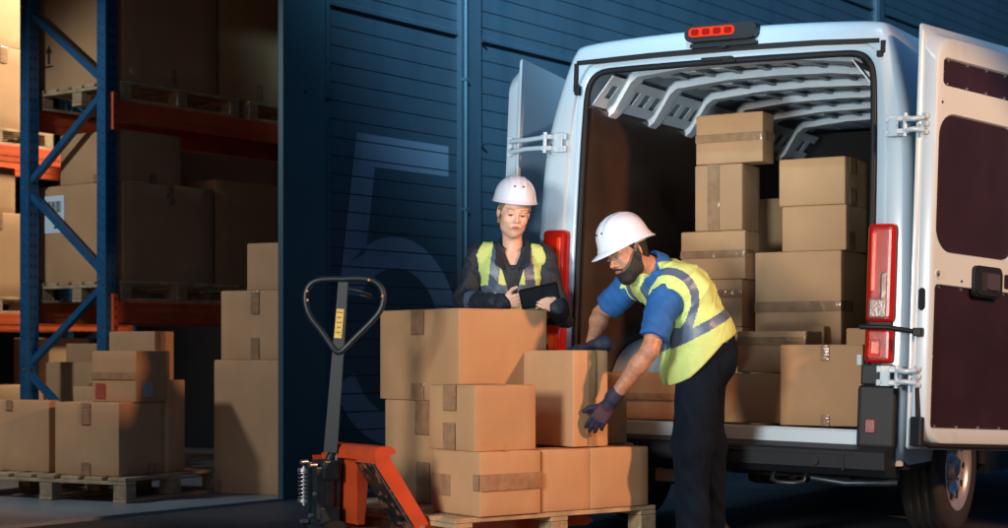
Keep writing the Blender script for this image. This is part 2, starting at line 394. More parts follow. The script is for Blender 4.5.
# ------------------------------------------------------------------ racks
def rack(label, x0, x1, y0, y1, uprights, beams, group=None):
    root = empty('storage_rack', W(x0, y0, .02), (0, 0, AW)); tag(root, label, 'storage rack', group)
    L = x1 - x0; D = y1 - y0; H = 4.6
    for ux in uprights:
        x = ux - x0
        for y in (0, D - .09):
            b = B()     # hollow C section
            b.box(x, x + .012, y, y + .09, 0, H, .002, seg=1); b.box(x + .0121, x + .1, y, y + .012, 0, H, .002, seg=1)
            b.box(x + .0121, x + .1, y + .078, y + .09, 0, H, .002, seg=1); b.box(x + .088, x + .0995, y + .0121, y + .03, 0, H); b.box(x + .088, x + .0995, y + .06, y + .0779, 0, H)
            b.box(x - .02, x + .12, y - .02, y + .11, 0, .01)
            up = b.build('upright', M['rackb'], root)
            h = B(); k = .1
            while k < H:
                h.box(x + .025, x + .037, y - .0015, y + .001, k, k + .022); h.box(x + .06, x + .072, y - .0015, y + .001, k, k + .022)
                h.box(x - .0015, x + .001, y + .02, y + .028, k, k + .014)
                h.box(x - .0015, x + .001, y + .06, y + .068, k + .02, k + .034); k += .075
            h.build('slot_holes', M['hole'], up)
        zs = [.16, .79, 1.42, 2.10, 2.76, 3.41, 4.05]
        for i in range(len(zs) - 1):
            ya, yb = (.05, D - .05) if i % 2 == 0 else (D - .05, .05)
            a_ = Vector((x + .05, ya, zs[i] + .03)); c_ = Vector((x + .05, yb, zs[i + 1] - .03)); d = (c_ - a_).normalized(); s_ = d.cross(Vector((1, 0, 0)))
            b = B(); e = .022; vs = []
            for p in (a_, c_):
                for (ux_, us_) in ((-e, -e), (e, -e), (e, e), (-e, e)): vs.append(p + Vector((ux_, 0, 0)) + s_ * us_)
            b.faces(vs, [(0, 1, 5, 4), (1, 2, 6, 5), (2, 3, 7, 6), (3, 0, 4, 7), (0, 3, 2, 1), (4, 5, 6, 7)])
            b.build('brace', M['rackb'], root)
        for z in zs:
            for y in (.05, D - .05): b = B(); b.cyl((x - .004, y, z), (x - .012, y, z), .009, n=8); b.build('bolt', M['bolt'], root)
    us = sorted(uprights)
    for zt in beams:
        for i in range(len(us) - 1):
            for y in (-.012, D - .045):
                a_, c_ = us[i] - x0 + .1, us[i + 1] - x0
                b = B(); b.box(a_, c_, y, y + .05, zt - .15, zt, .006); b.box(a_ + .01, c_ - .01, y - .004, y + .001, zt - .095, zt - .055, .002)
                for e0 in (a_ - .045, c_ - .001): b.box(e0, e0 + .046, y - .006, y + .06, zt - .21, zt + .05, .002)
                bm_ = b.build('beam', M['racko'], root)
                h = B()
                for e0 in (a_ - .045, c_ - .001):
                    for k in range(4): h.box(e0 + .016, e0 + .028, y - .0075, y - .005, zt - .19 + k * .065, zt - .17 + k * .065)
                h.build('bracket_holes', M['hole'], bm_)
    return root
rack('blue and orange storage rack at the warehouse doorway with braced end frame facing the yard', .03, 3.0, 1.72, 2.65, (.03, 2.75), (1.27, 2.67))
rack('brightly lit storage rack across the aisle behind the doorway rack', -.9, 3.0, 4.9, 5.9, (-.9, 3.0), (1.25, 2.73))

# pallets and boxes on the doorway rack
BT = 'pallets on the doorway rack'; GB = 'boxes on the doorway rack'
pallet('dim pallet on the lower orange beam of the doorway rack', W(.17, 1.72, 1.292), AW, 1.15, .95, group=BT)
pallet('pallet on the lower doorway rack beam, farther from the braced frame', W(1.42, 1.72, 1.292), AW, 1.15, .95, group=BT)
pallet('pallet on the upper orange beam just behind the braced frame', W(.17, 1.72, 2.692), AW, 1.15, .95, group=BT)
pallet('pallet on the upper doorway rack beam in the dark beside the corner column', W(1.42, 1.72, 2.692), AW, 1.15, .95, group=BT)
def rbox(label, x, y, z, lx, ly, h, tapes=(), group=None, marks=()): return carton3(label, W(x, y, z), AW, lx, ly, h, tapes, group, marks)
rbox('large carton with a barcode sticker behind the braced frame, on the lower rack pallet', .20, 1.73, 1.437, .86, .92, .70, [('R', .46, .8, .54, 1)], GB, sticker('L', .63, .36, .22, .27))
rbox('carton lying on the barcode carton in the lower bay of the doorway rack', .20, 1.75, 2.138, .56, .66, .36, [('L', .36, .0, .44, .16), ('R', .45, 0, .55, .2)], GB)
rbox('dark carton right of the barcode carton on the lower rack beam', 1.10, 1.75, 1.437, .80, .85, .78, (), GB)
rbox('dark carton at the pillar end of the lower rack beam', 1.92, 1.75, 1.437, .60, .85, .60, (), GB)
arrow = [(.79, .19), (.79, .27), (.765, .27), (.80, .325), (.835, .27), (.81, .27), (.81, .19)]
rbox('tall carton printed with an upward arrow on the upper rack pallet', .20, 1.73, 2.838, .90, .92, .95, [('R', .46, 0, .54, .14)], GB,
     [mark_poly('printed_arrow', 'L', arrow, M['ink']), mark_rects('printed_bar', 'L', [(.755, .165, .845, .176)], M['ink'], .0075)])
rbox('unlit tall carton beside the arrow carton on the upper rack beam', 1.13, 1.75, 2.838, .85, .85, .98, [('R', .46, 0, .54, .14)], GB)
rbox('unlit carton nearest the corner column on the upper rack beam', 2.0, 1.75, 2.838, .55, .85, .98, (), GB)
# pallets and boxes on the lit rack
GL = 'boxes on the brightly lit rack'; BL = 'pallets on the brightly lit rack'
pallet('sunlit pallet on the upper beam of the bright rack', W(.95, 4.92, 2.752), AW, 1.2, .95, group=BL)
pallet('sunlit pallet on the lower beam of the bright rack', W(.95, 4.92, 1.272), AW, 1.2, .95, group=BL)
rbox('pale carton with a blue label low in the stack on the upper bright rack pallet', 1.0, 4.94, 2.897, .40, .5, .80, (), GL, sticker('R', .12, .08, .16, .3))
rbox('bright carton standing right of the pale labelled carton on the upper pallet', 1.42, 4.94, 2.897, .40, .5, .72, [('R', .4, .8, .6, 1)], GL)
rbox('bright carton on top of the pale labelled carton at the picture edge', 1.0, 4.94, 3.698, .38, .45, .45, (), GL)
rbox('bright carton topmost on the upper bright rack pallet, right of a brown gap', 1.46, 4.94, 3.618, .42, .45, .5, (), GL)
rbox('wide bright carton at the bottom of the lower bright rack pallet', .98, 4.94, 1.417, .95, .6, .74, [('R', .6, .8, .66, 1)], GL)
rbox('narrow upright carton on the wide bright carton, nearest the left picture edge', 1.02, 4.96, 2.158, .30, .4, .42, (), GL)
rbox('narrow upright carton on the wide bright carton, beside the blue upright', 1.42, 4.96, 2.158, .34, .4, .40, (), GL)
rbox('brown carton on the floor under the bright rack, nearest the left edge', 1.05, 4.95, .02, .42, .5, 1.02, (), GL)
rbox('tan carton on the floor under the bright rack with a taller brown neighbour', 1.52, 4.9, .02, .5, .5, .62, (), GL)
rbox('tall brown carton on the floor under the bright rack, seen through the braced frame', 2.12, 4.95, .02, .46, .5, 1.04, (), GL)
rbox('small tan carton on the floor far inside, just left of the front upright', 2.70, 5.0, .02, .5, .5, .93, (), GL)
# floor load just inside the doorway
GF = 'boxes on the floor pallet inside the doorway'; A1 = 64
aP = R(A1); drP = Vector((math.cos(aP), math.sin(aP), 0)); dlP = Vector((-math.sin(aP), math.cos(aP), 0))
cP = at(126, 350, 10.28); cP.z = .02
pallet('pallet on the concrete just inside the doorway under a load of brown cartons', cP, aP, 1.0, 1.25, H=.155)
zt = .177
carton('half cropped carton at the left picture edge on the floor pallet', -40, 49, 62, 10.75, A1, zt, .63, [('L', .40, .85, .47, 1)], GF)
carton('large carton with a shaded right side at the front corner of the floor pallet', 55, 119, 182, 10.36, A1, zt, .627, [('L', .44, .70, .58, 1), ('L', .44, 0, .58, .18), ('R', .45, 0, .55, .15)], GF)
carton('carton with a wide tape band and small red label on the large front carton', 92, 136, 170, 10.48, A1, .628, .945, [('L', 0, .44, 1, .58)], GF,
       [mark_rects('red_label', 'L', [(.235, .02, .31, .115)], M['redink'], .0065), mark_rects('paper_label', 'R', [(.06, .03, .16, .12)], M['strap'], .0065)])
carton('carton behind the tape banded one, uppermost on the floor pallet', 109, 155, 174, 10.85, A1, .64, 1.07, [('R', .2, .6, .5, 1)], GF)
carton('dark carton at the right rear of the floor pallet load', 150, 168, 185, 10.75, A1, zt, .76, (), GF)
carton('small carton peeping out left of the tape banded carton on the floor pallet', 73, 100, 112, 10.95, A1, zt, .715, (), GF)
carton('grey looking carton under the lower rack beam behind the braced frame', 46, 94, 106, 12.6, A1, .02, .86, (), None)
carton('brown carton stored under the lower rack beam, half hidden by the grey looking one', 66, 102, 112, 13.3, A1, .02, 1.0, (), None)
# stack against the corner column
GS = 'stack of three boxes beside the corner column'
carton('tall carton standing on the floor against the corner column, bottom of its stack', 214, 292, 304, 10.83, A1, .02, .886, [('L', .9, 0, .95, .1)], GS)
carton('medium taped carton in the stack middle beside the corner column', 221, 290, 303, 10.86, A1, .887, 1.335, [('L', .44, .66, .56, 1), ('L', .44, 0, .56, .32)], GS)
carton('small carton on top of the stack beside the corner column', 247, 290, 303, 10.88, A1, 1.336, 1.64, (), GS)
# ------------------------------------------------------------------ loaded pallet in the yard
A2 = 36.5; a2 = R(A2); dr2 = Vector((math.cos(a2), math.sin(a2), 0)); dl2 = Vector((-math.sin(a2), math.cos(a2), 0))
GP = 'boxes on the yard pallet'
PC = Vector((-.218, 7.535, .056))
pallet('pallet under the foreground carton load, raised on the hand pallet truck', PC, a2, 1.19, 1.14)
z0 = .202
carton('lower front carton with a wrinkled tape strip, standing on the yard pallet', 433, 480, 541, 7.6, A2, z0, .491, [('L', .62, .28, 1.0, .62), ('L', 0, .40, .12, .66), ('R', 0, .40, 1.0, .66)], GP)
carton('small carton with vertical tape on the lower front carton, in front of the biggest one', 429, 475, 536, 7.64, A2, .492, .790, [('L', .38, .60, .66, 1), ('L', .40, 0, .66, .42)], GP,
       [])
carton('rear left carton under the biggest carton, half hidden by the orange truck', 385, 459, 540, 8.09, A2, z0, .702, [('L', .36, .66, .56, 1), ('L', .36, 0, .54, .40)], GP)
carton('biggest carton on the yard pallet, lit orange on its right face', 380, 459, 547, 8.08, A2, .703, 1.149, [('L', .42, .72, .58, 1), ('L', .42, 0, .58, .19)], GP)
carton('middle carton in the bottom row of the yard pallet under the gripped one', 515, 541.5, 590, 7.82, A2, z0, .488, (), GP)
carton('rightmost carton in the bottom row of the yard pallet', 564, 590.5, 648.5, 7.99, A2, z0, .487, (), GP)
carton('upright carton being gripped by the man, on the bottom row of cartons', 521, 573, 608, 8.0, A2, .493, .949, [('R', .42, 0, .62, 1), ('T', .42, 0, .62, 1)], GP)
carton('small shadowed carton behind the one gripped by the man', 600, 607, 627, 8.30, A2, z0 + .29, .712, (), GP)
carton('low carton under the small shadowed one at the back of the yard pallet', 596, 602, 634, 8.32, A2, z0, .490, (), GP)

# ------------------------------------------------------------------ hand pallet truck
TO = Vector((-.738, 7.82, 0))
tk = empty('pallet_truck', TO, (0, 0, a2)); tag(tk, 'orange hand pallet truck with a black loop handle parked under the carton load', 'pallet truck')
for sy in (-.27, .27):
    b = B(); y0_, y1_ = sy - .08, sy + .08
    # sloping leg running down into the fork: rear face black (worn), sides orange
    prof = [(-.045, .505), (-.01, .512), (.010, .50), (.245, .155)] if sy < 0 else [(.10, .17), (.285, .155)]
    prof += [ (1.16, .150), (1.20, .125), (1.16, .105), (.21, .105)] + ([(.165, .15), (-.045, .44)] if sy < 0 else [(.10, .11)])
    b.mi = 0; b.prism(prof, 'y', y0_, y1_)
    fk = b.build('fork', M['torange'], tk)
    if sy > 0: continue
    bb = B(); bb.box(0, 1, -.078, .078, 0, .004)
    pa, pb = Vector((-.049, sy, .45)), Vector((.166, sy, .148)); d = (pb - pa)
    me = bb
    for v in me.bm.verts:
        u, w_, h_ = v.co; p = pa + d * u; nrm = Vector((-d.z, 0, d.x)).normalized(); nrm = -nrm if nrm.x > 0 else nrm
        v.co = p + Vector((0, w_, 0)) + nrm * (.003 + h_)
    fp = me.build('wear_plate', mat('worn_black_plate', (.02, .03, .035), .28, .3, noise=(30, .3), wear=(22, .56, .05, (.45, .16, .06))), fk)
    bb = B(); bb.tube([pa + Vector((-.008, -.068, 0)), pb + Vector((-.008, -.068, 0))], .004, 6); bb.build('edge_strip', M['steel'], fk)
    bb = B()
    bb.cyl((.20, sy - .085, .14), (.20, sy + .085, .14), .018, n=14); bb.build('pivot_pin', M['steel'], fk)
    bb = B(); bb.cyl((1.02, sy - .06, .045), (1.02, sy + .06, .045), .04, n=20); bb.build('load_wheel', M['rubber'], fk)
b = B()   # head: top beam and stiffened rear plate
b.prism([(-.05, .498), (-.03, .520), (.03, .522), (.058, .503), (.058, .49), (-.05, .46)], 'y', -.352, .09)
b.faces([(-.006, -.19, .47), (-.006, .19, .47), (-.006, .13, .16), (-.006, -.13, .16), (.006, -.19, .47), (.006, .19, .47), (.006, .13, .16), (.006, -.13, .16)],
        [(0, 1, 2, 3), (4, 7, 6, 5), (0, 4, 5, 1), (2, 6, 7, 3), (1, 5, 6, 2), (3, 7, 4, 0)])
for s in (-1, 1):
    b.faces([(-.05, s * .192, .46), (.02, s * .192, .46), (.02, s * .14, .16), (-.02, s * .14, .16), (-.05, s * .2, .46), (.02, s * .2, .46), (.02, s * .148, .16), (-.02, s * .148, .16)],
            [(0, 1, 2, 3), (4, 7, 6, 5), (0, 4, 5, 1), (2, 6, 7, 3), (1, 5, 6, 2), (3, 7, 4, 0)])
b.build('head_frame', M['torange'], tk)
b = B()   # hydraulic pump body
b.cyl((-.10, 0, .10), (-.10, 0, .40), .045, n=24); b.box(-.15, -.05, -.055, .055, .14, .24, .012); b.box(-.14, -.06, -.06, .06, .36, .45, .010)
b.cyl((-.10, 0, .40), (-.05, 0, .50), .02, n=14); b.cyl((-.06, 0, .13), (-.03, 0, .49), .026, n=16); b.box(-.09, .0, -.085, .085, .105, .14, .01)
b.cyl((-.15, -.10, .14), (-.15, .10, .14), .018, n=14); b.box(-.17, -.12, -.045, -.01, .18, .42, .006); b.box(-.17, -.12, .03, .06, .20, .44, .006)
b.build('pump', M['darksteel'], tk)
b = B(); pts = []
for i in range(7 * 16 + 1):
    t_ = 2 * math.pi * i / 16; pts.append((-.165 + .024 * math.cos(t_), .075 + .024 * math.sin(t_), .27 + .125 * i / 112))
b.tube(pts, .0048, 8); b.cyl((-.165, .075, .24), (-.165, .075, .42), .010, n=10); b.cyl((-.165, .075, .395), (-.165, .075, .41), .03, n=16); b.cyl((-.165, .075, .255), (-.165, .075, .27), .03, n=16)
b.build('spring', M['steel'], tk)
for (x, y, z) in ((-.19, -.03, .43), (-.19, .05, .44), (-.175, .0, .20), (-.19, .05, .17), (-.17, -.08, .14), (-.17, -.03, .30)): b = B(); b.cyl((x + .03, y, z), (x - .006, y, z), .010, n=10); b.build('bolt', M['steel'], tk)
b = B()
for sy in (-.075, .075): b.cyl((-.10, sy - .025, .09), (-.10, sy + .025, .09), .09, n=32)
b.box(-.115, -.085, -.045, .045, .05, .14, .01)
b.build('steering_wheel', M['rubber'], tk)
b = B()
for sy in (-.105, .1005): b.cyl((-.10, sy, .09), (-.10, sy + .004, .09), .045, n=24)
b.build('wheel_hub', mat('nylon_hub', (.45, .38, .28), .5), tk)
# handle, turned to face the yard: built in world axes
hd = empty('handle_pivot', (0, 0, 0)); bpy.data.objects.remove(hd)
base = Vector((-.835, 7.76, .46))
def hp(px, py, Y=7.76): return at(px, py, Y)
inv = (Matrix.Translation(TO) @ Matrix.Rotation(a2, 4, 'Z')).inverted()
b = B()
p0, p1 = hp(330.5, 452), hp(343.5, 282); d = (p1 - p0).normalized(); sx = Vector((d.z, 0, -d.x)); vs = []
for p, w_ in ((p0, .030), (p1, .022)):
    for ux, uy in ((-1, -1), (1, -1), (1, 1), (-1, 1)): vs.append(p + sx * ux * w_ + Vector((0, uy * .016, 0)))
b.faces(vs, [(0, 1, 5, 4), (1, 2, 6, 5), (2, 3, 7, 6), (3, 0, 4, 7), (0, 3, 2, 1), (4, 5, 6, 7)])
loop = [(341, 279), (360, 278.5), (374, 281), (382, 289), (383.5, 300), (380, 311), (371, 322), (361, 332), (351, 342), (344, 349), (339, 352), (334, 349), (327, 339), (320, 329), (312, 319), (307, 308), (305.5, 296), (309, 286), (317, 280.5), (329, 279)]
t2 = []
for i in range(len(loop)):
    P_ = [loop[(i + j - 1) % len(loop)] for j in range(4)]
    for s in (0, .34, .67):
        q = [0.5 * ((2 * P_[1][k]) + (-P_[0][k] + P_[2][k]) * s + (2 * P_[0][k] - 5 * P_[1][k] + 4 * P_[2][k] - P_[3][k]) * s * s + (-P_[0][k] + 3 * P_[1][k] - 3 * P_[2][k] + P_[3][k]) * s ** 3) for k in (0, 1)]
        t2.append(hp(q[0], q[1], 7.745))
b.tube(t2, .0145, 12, closed=True)
hm = mat('handle_enamel', (.010, .020, .028), .42, .0, spec=.5)
ho = b.build('handle', hm, tk, fn=lambda c: inv @ c)
b = B(); b.tube([hp(349, 289, 7.74), hp(360, 291, 7.72), hp(371, 295, 7.72), hp(372, 298, 7.72), hp(360, 295, 7.72)], .0075, 8); b.build('release_lever', M['plastic'], ho, fn=lambda c: inv @ c)
b = B(); q0, q1 = hp(340.8, 309), hp(338.2, 338); vs = []
for p in (q0, q1): vs += [p - sx * .017 + Vector((0, -.0185, 0)), p + sx * .017 + Vector((0, -.0185, 0))]
b.faces(vs, [(0, 1, 3, 2)]); b.build('yellow_sticker', M['yellow'], ho, fn=lambda c: inv @ c)
b = B()
for k in range(5):
    p = q0.lerp(q1, .1 + k * .17); w_ = (.012, .009, .012, .007, .011)[k]
    b.faces([p - sx * w_ + Vector((0, -.0205, 0)), p + sx * w_ + Vector((0, -.0205, 0)), p + sx * w_ + Vector((0, -.0205, -.006)), p - sx * w_ + Vector((0, -.0205, -.006))], [(0, 1, 2, 3)])
b.build('sticker_print', mat('faded_print', (.30, .20, .05), .6), ho, fn=lambda c: inv @ c)
for (x, y) in ((307, 291), (307.5, 300), (369, 280), (382.5, 296)): b = B(); p = hp(x, y, 7.73); b.cyl(p, p + Vector((0, -.004, 0)), .006, n=10); b.build('rivet', mat('orange_rivet', (.6, .2, .06), .4), ho, fn=lambda c: inv @ c)
# ------------------------------------------------------------------ delivery van
LEAN = .045
VA = R(-31); VROLL = R(1.1); VO = Vector((1.052 - .034, 8.504 + .021, 0))
van = empty('delivery_van', VO, (0, VROLL, VA))
tag(van, 'white high roof delivery van with both rear doors swung open and cartons inside', 'van')
def sh(c):
    w = max(0.0, 1 - max(0, c.y) / 3.5); return (c.x, c.y + LEAN * (c.z - .55) * w, c.z)
def vb(b, name, m, parent=None, **k): return b.build(name, m, parent or van, fn=sh, **k)
def cr(pts, s=3):
    out = []
    for i in range(len(pts) - 1):
        P_ = [Vector(pts[max(0, i - 1)]), Vector(pts[i]), Vector(pts[i + 1]), Vector(pts[min(len(pts) - 1, i + 2)])]
        for k in range(s):
            t_ = k / s; out.append(0.5 * ((2 * P_[1]) + (-P_[0] + P_[2]) * t_ + (2 * P_[0] - 5 * P_[1] + 4 * P_[2] - P_[3]) * t_ ** 2 + (-P_[0] + 3 * P_[1] - 3 * P_[2] + P_[3]) * t_ ** 3))
    out.append(Vector(pts[-1])); return out
OUT = cr([(.985, .42), (1.0, .6), (1.01, .9), (1.01, 1.2), (1.0, 1.6), (.985, 1.95), (.955, 2.15), (.915, 2.32), (.880, 2.44), (.852, 2.515), (.80, 2.553), (.55, 2.572), (.25, 2.582), (0, 2.585)])
INN = cr([(.80, .42), (.80, .6), (.80, .9), (.80, 1.2), (.798, 1.6), (.793, 1.95), (.788, 2.15), (.78, 2.29), (.755, 2.36), (.70, 2.397), (.6, 2.405), (.4, 2.408), (.2, 2.41), (0, 2.41)])
def full(h): return [(-p.x - .045 * max(0, (p.x - .80) / .2), p.y) for p in h] + [(p.x, p.y) for p in reversed(h[:-1])]
def inset(h, dx, dz):
    out = []
    for p in h:
        f = min(1, max(0, (p.y - 2.0) / .5)); out.append(Vector((p.x - dx * (1 - f * .4) if p.x > .01 else p.x, p.y - dz * f)))
    return out
def mix(k): return [o.lerp(i, k) for o, i in zip(OUT, INN)]
b = B()
rings = []
def ring(h2, y): rings.append([(x, y, z) for x, z in full(h2)])
ring(inset(mix(1.0), 0, 0), .060); ring(mix(.96), .058); ring(mix(.90), .030); ring(mix(.86), .026)
ring(mix(.66), .026); ring(mix(.63), .006); ring(inset(OUT, .048, .040), .0); ring(inset(OUT, .026, .022), .006); ring(inset(OUT, .009, .008), .024); ring(inset(OUT, .002, .002), .055)
yy = [.12] + [.5 + .05 * i for i in range(19)] + [1.6, 2.2, 3.0, 3.8]
for y in yy: ring(OUT, y)
def nose(k): return [Vector((p.x * (1 - .12 * k), .42 + (p.y - .42) * (1 - .62 * k))) for p in OUT]
ring(nose(.08), 4.1); ring(nose(.45), 4.7); ring(nose(.9), 5.3); ring(nose(1.0), 5.6)
n = len(rings[0]); vs = [v for r_ in rings for v in r_]; fs = []
WC = (.95, .345); 
for i in range(len(rings) - 1):
    for k in range(n - 1):
        ids = (i * n + k, i * n + k + 1, (i + 1) * n + k + 1, (i + 1) * n + k)
        c = sum((Vector(vs[q]) for q in ids), Vector()) / 4
        if abs(c.x) > .9 and c.y > .3 and (c.y - .95) ** 2 + (c.z - .36) ** 2 < .43 ** 2: continue
        fs.append(ids)
fs.append(tuple(range((len(rings) - 1) * n, len(rings) * n)))
b.faces(vs, fs, True)
body = vb(b, 'body', M['paint']); body.data.set_sharp_from_angle(angle=R(38))
# arch lips, underbody, side sills
for s in (-1, 1):
    b = B(); b.tube([(s * .985, .95 + .43 * math.cos(R(t_)), .36 + .43 * math.sin(R(t_))) for t_ in range(0, 181, 10)], .035, 8); vb(b, 'wheel_arch', M['plastic'])
    b = B(); b.prism([(s * .70, .27), (s * 1.0, .30), (s * 1.012, .47), (s * .70, .47)], 'y', 1.42, 3.9); vb(b, 'side_sill', M['plastic'])
b = B(); b.box(-.72, .72, .06, 5.3, .34, .50); b.box(-.985, .985, .05, .5, .40, .50); b.box(-.985, .985, 1.4, 5.2, .42, .50); vb(b, 'underbody', M['rubber'])
# rubber seals and dark gap line
def strip(h2a, h2b, y0_, y1_, r_=None):
    q = B(); A_, B_ = full(h2a), full(h2b); m_ = len(A_)
    q.faces([(x, y0_, z) for x, z in A_] + [(x, y1_, z) for x, z in B_], [(i, i + 1, m_ + i + 1, m_ + i) for i in range(m_ - 1)], True); return q
q = B(); q.tube([(x, .030, z) for x, z in full(INN) if z > .55], .017, 8); vb(q, 'door_seal', M['rubber'])
q = B(); q.prism([(-.835, 2.440), (-.40, 2.452), (.10, 2.456), (.50, 2.452), (.815, 2.440), (.815, 2.462), (.50, 2.476), (.10, 2.481), (-.40, 2.477), (-.835, 2.464)], 'y', -.004, .02); vb(q, 'gap_seal', M['rubber'])
for s in (-1, 1):
    q = B(); q.box(s * .835 - .011, s * .835 + .011, -.012, .02, 2.30 if s < 0 else 2.39, 2.45, .004); q.box(s * .822 - .014, s * .822 + .014, -.02, .01, 2.28 if s < 0 else 2.37, 2.33 if s < 0 else 2.40, .005); vb(q, 'door_stop', M['rubber'])
q = B(); q.box(-.12, .05, .0, .035, 2.412, 2.432, .006); q.box(.0, .07, -.006, .02, 2.40, 2.415, .004); vb(q, 'latch_plate', M['rubber'])
# interior
q = B()
q.box(-.80, .80, .03, 3.3, .50, .574); vb(q, 'cargo_floor', M['ply'])
q = B(); q.box(-.80, .80, -.035, .035, .5745, .580, .001); q.box(-.80, .80, -.045, -.030, .515, .578, .002)
for k in range(6): q.box(-.80, .80, -.03 + k * .010, -.027 + k * .010, .580, .583)
vb(q, 'step_plate', M['alu'])
for s in (-1, 1):
    q = B(); q.prism([(s * .797, .575), (s * .785, .575), (s * .782, 1.9), (s * .765, 2.22), (s * .79, 2.22), (s * .797, 1.9)], 'y', .065, 3.25)
    lw = vb(q, 'side_liner', M['ply'])
    for k in range(5):
        q = B(); y_ = .35 + .20 * k; q.cyl((s * .787, y_, 1.42), (s * .777, y_, 1.42), .008, n=8); vb(q, 'screw', M['bolt'], lw)
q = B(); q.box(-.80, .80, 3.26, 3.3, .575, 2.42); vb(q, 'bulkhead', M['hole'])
# roof inside: skin, side rails with square holes, cross ribs with tabs
q = B(); pr = [(-.80, 2.22), (-.78, 2.36), (-.70, 2.47), (-.5, 2.515), (0, 2.53), (.5, 2.515), (.70, 2.47), (.78, 2.36), (.80, 2.22)]
q.faces([(x, .07, z) for x, z in pr] + [(x, 3.28, z) for x, z in pr], [(i, i + 1, 9 + i + 1, 9 + i) for i in range(8)], True); vb(q, 'roof_lining', mat('inner_roof', (.30, .35, .38), .5, noise=(4, .2)))
for s in (-1, 1):
    q = B(); p0_, p1_ = Vector((s * .775, 0, 2.235)), Vector((s * .655, 0, 2.385)); st = .135; hw = .07; e = .006
    nrm = Vector((-(p1_.z - p0_.z), 0, (p1_.x - p0_.x))).normalized() * e
    def bar(y0_, y1_, a_, c_):
        A_, C_ = p0_.lerp(p1_, a_), p0_.lerp(p1_, c_)
        vs = [Vector((A_.x, y0_, A_.z)), Vector((A_.x, y1_, A_.z)), Vector((C_.x, y1_, C_.z)), Vector((C_.x, y0_, C_.z))]
        q.faces(vs + [v + nrm for v in vs], [(0, 1, 2, 3), (7, 6, 5, 4), (0, 4, 5, 1), (1, 5, 6, 2), (2, 6, 7, 3), (3, 7, 4, 0)])
    bar(.08, 3.2, 0, .30); bar(.08, 3.2, .72, 1.0)
    y_ = .08
    while y_ < 3.15: bar(y_, y_ + st - hw, .30, .72); y_ += st
    vb(q, 'roof_rail', M['inpaint'])
for y_ in (.30, .80, 1.30, 1.80, 2.30, 2.80):
    q = B(); pl = [(-.77, 2.19), (-.735, 2.215), (-.64, 2.37), (-.60, 2.40), (-.3, 2.43), (0, 2.437), (.3, 2.43), (.60, 2.40), (.64, 2.37), (.735, 2.215), (.77, 2.19)]
    m_ = len(pl); hw = .045
    sec = [(-hw - .022, .040), (-hw - .006, .036), (-hw, .0), (hw, .0), (hw + .006, .030), (hw + .06, .032)]
    vs = []
    for (x, z) in pl:
        for (dy, dz) in sec: vs.append((x, y_ + dy, z + dz))
    k_ = len(sec)
    q.faces(vs, [(i * k_ + j, i * k_ + j + 1, (i + 1) * k_ + j + 1, (i + 1) * k_ + j) for i in range(m_ - 1) for j in range(k_ - 1)], False)
    rb = vb(q, 'roof_rib', M['inpaint'])
    q = B()
    for k in range(8):
        x_ = -.56 + k * .16
        q.box(x_, x_ + .075, y_ + .10, y_ + .20, 2.450 - abs(x_) * .05, 2.456 - abs(x_) * .05, mtx=Matrix.Translation((0, 0, 0)))
        q.box(x_ + .03, x_ + .06, y_ + .08, y_ + .40, 2.462 - abs(x_) * .05, 2.468 - abs(x_) * .05)
    vb(q, 'roof_tab', M['inpaint'], rb)
# wheel arch covers inside
archm = mat('inner_arch_paint', (.42, .50, .55), .45, noise=(5, .12))
for s in (-1, 1):
    q = B(); prof = [(.42, .575)] + [(.95 + .50 * math.cos(R(t_)) if t_ < 90 else .95 - .55 * abs(math.cos(R(t_))), .575 + .44 * math.sin(R(t_)) ** .55) for t_ in range(170, 9, -10)] + [(1.46, .575)]
    prof[0] = (.40, .575)
    t = bmesh.new()
    va = [t.verts.new((s * .778, y, z)) for y, z in prof]; vc = [t.verts.new((s * .555, y, z)) for y, z in prof]
    for i in range(len(prof) - 1): t.faces.new((va[i], va[i + 1], vc[i + 1], vc[i]))
    t.faces.new(vc); bmesh.ops.recalc_face_normals(t, faces=t.faces[:])
    bmesh.ops.bevel(t, geom=[e for e in t.edges if all(abs(abs(v.co.x) - .555) < .001 for v in e.verts) and e.is_manifold], offset=.05, segments=4, affect='EDGES')
    for f in t.faces: f.smooth = True
    q.merge(t); vb(q, 'inner_wheel_arch', archm)
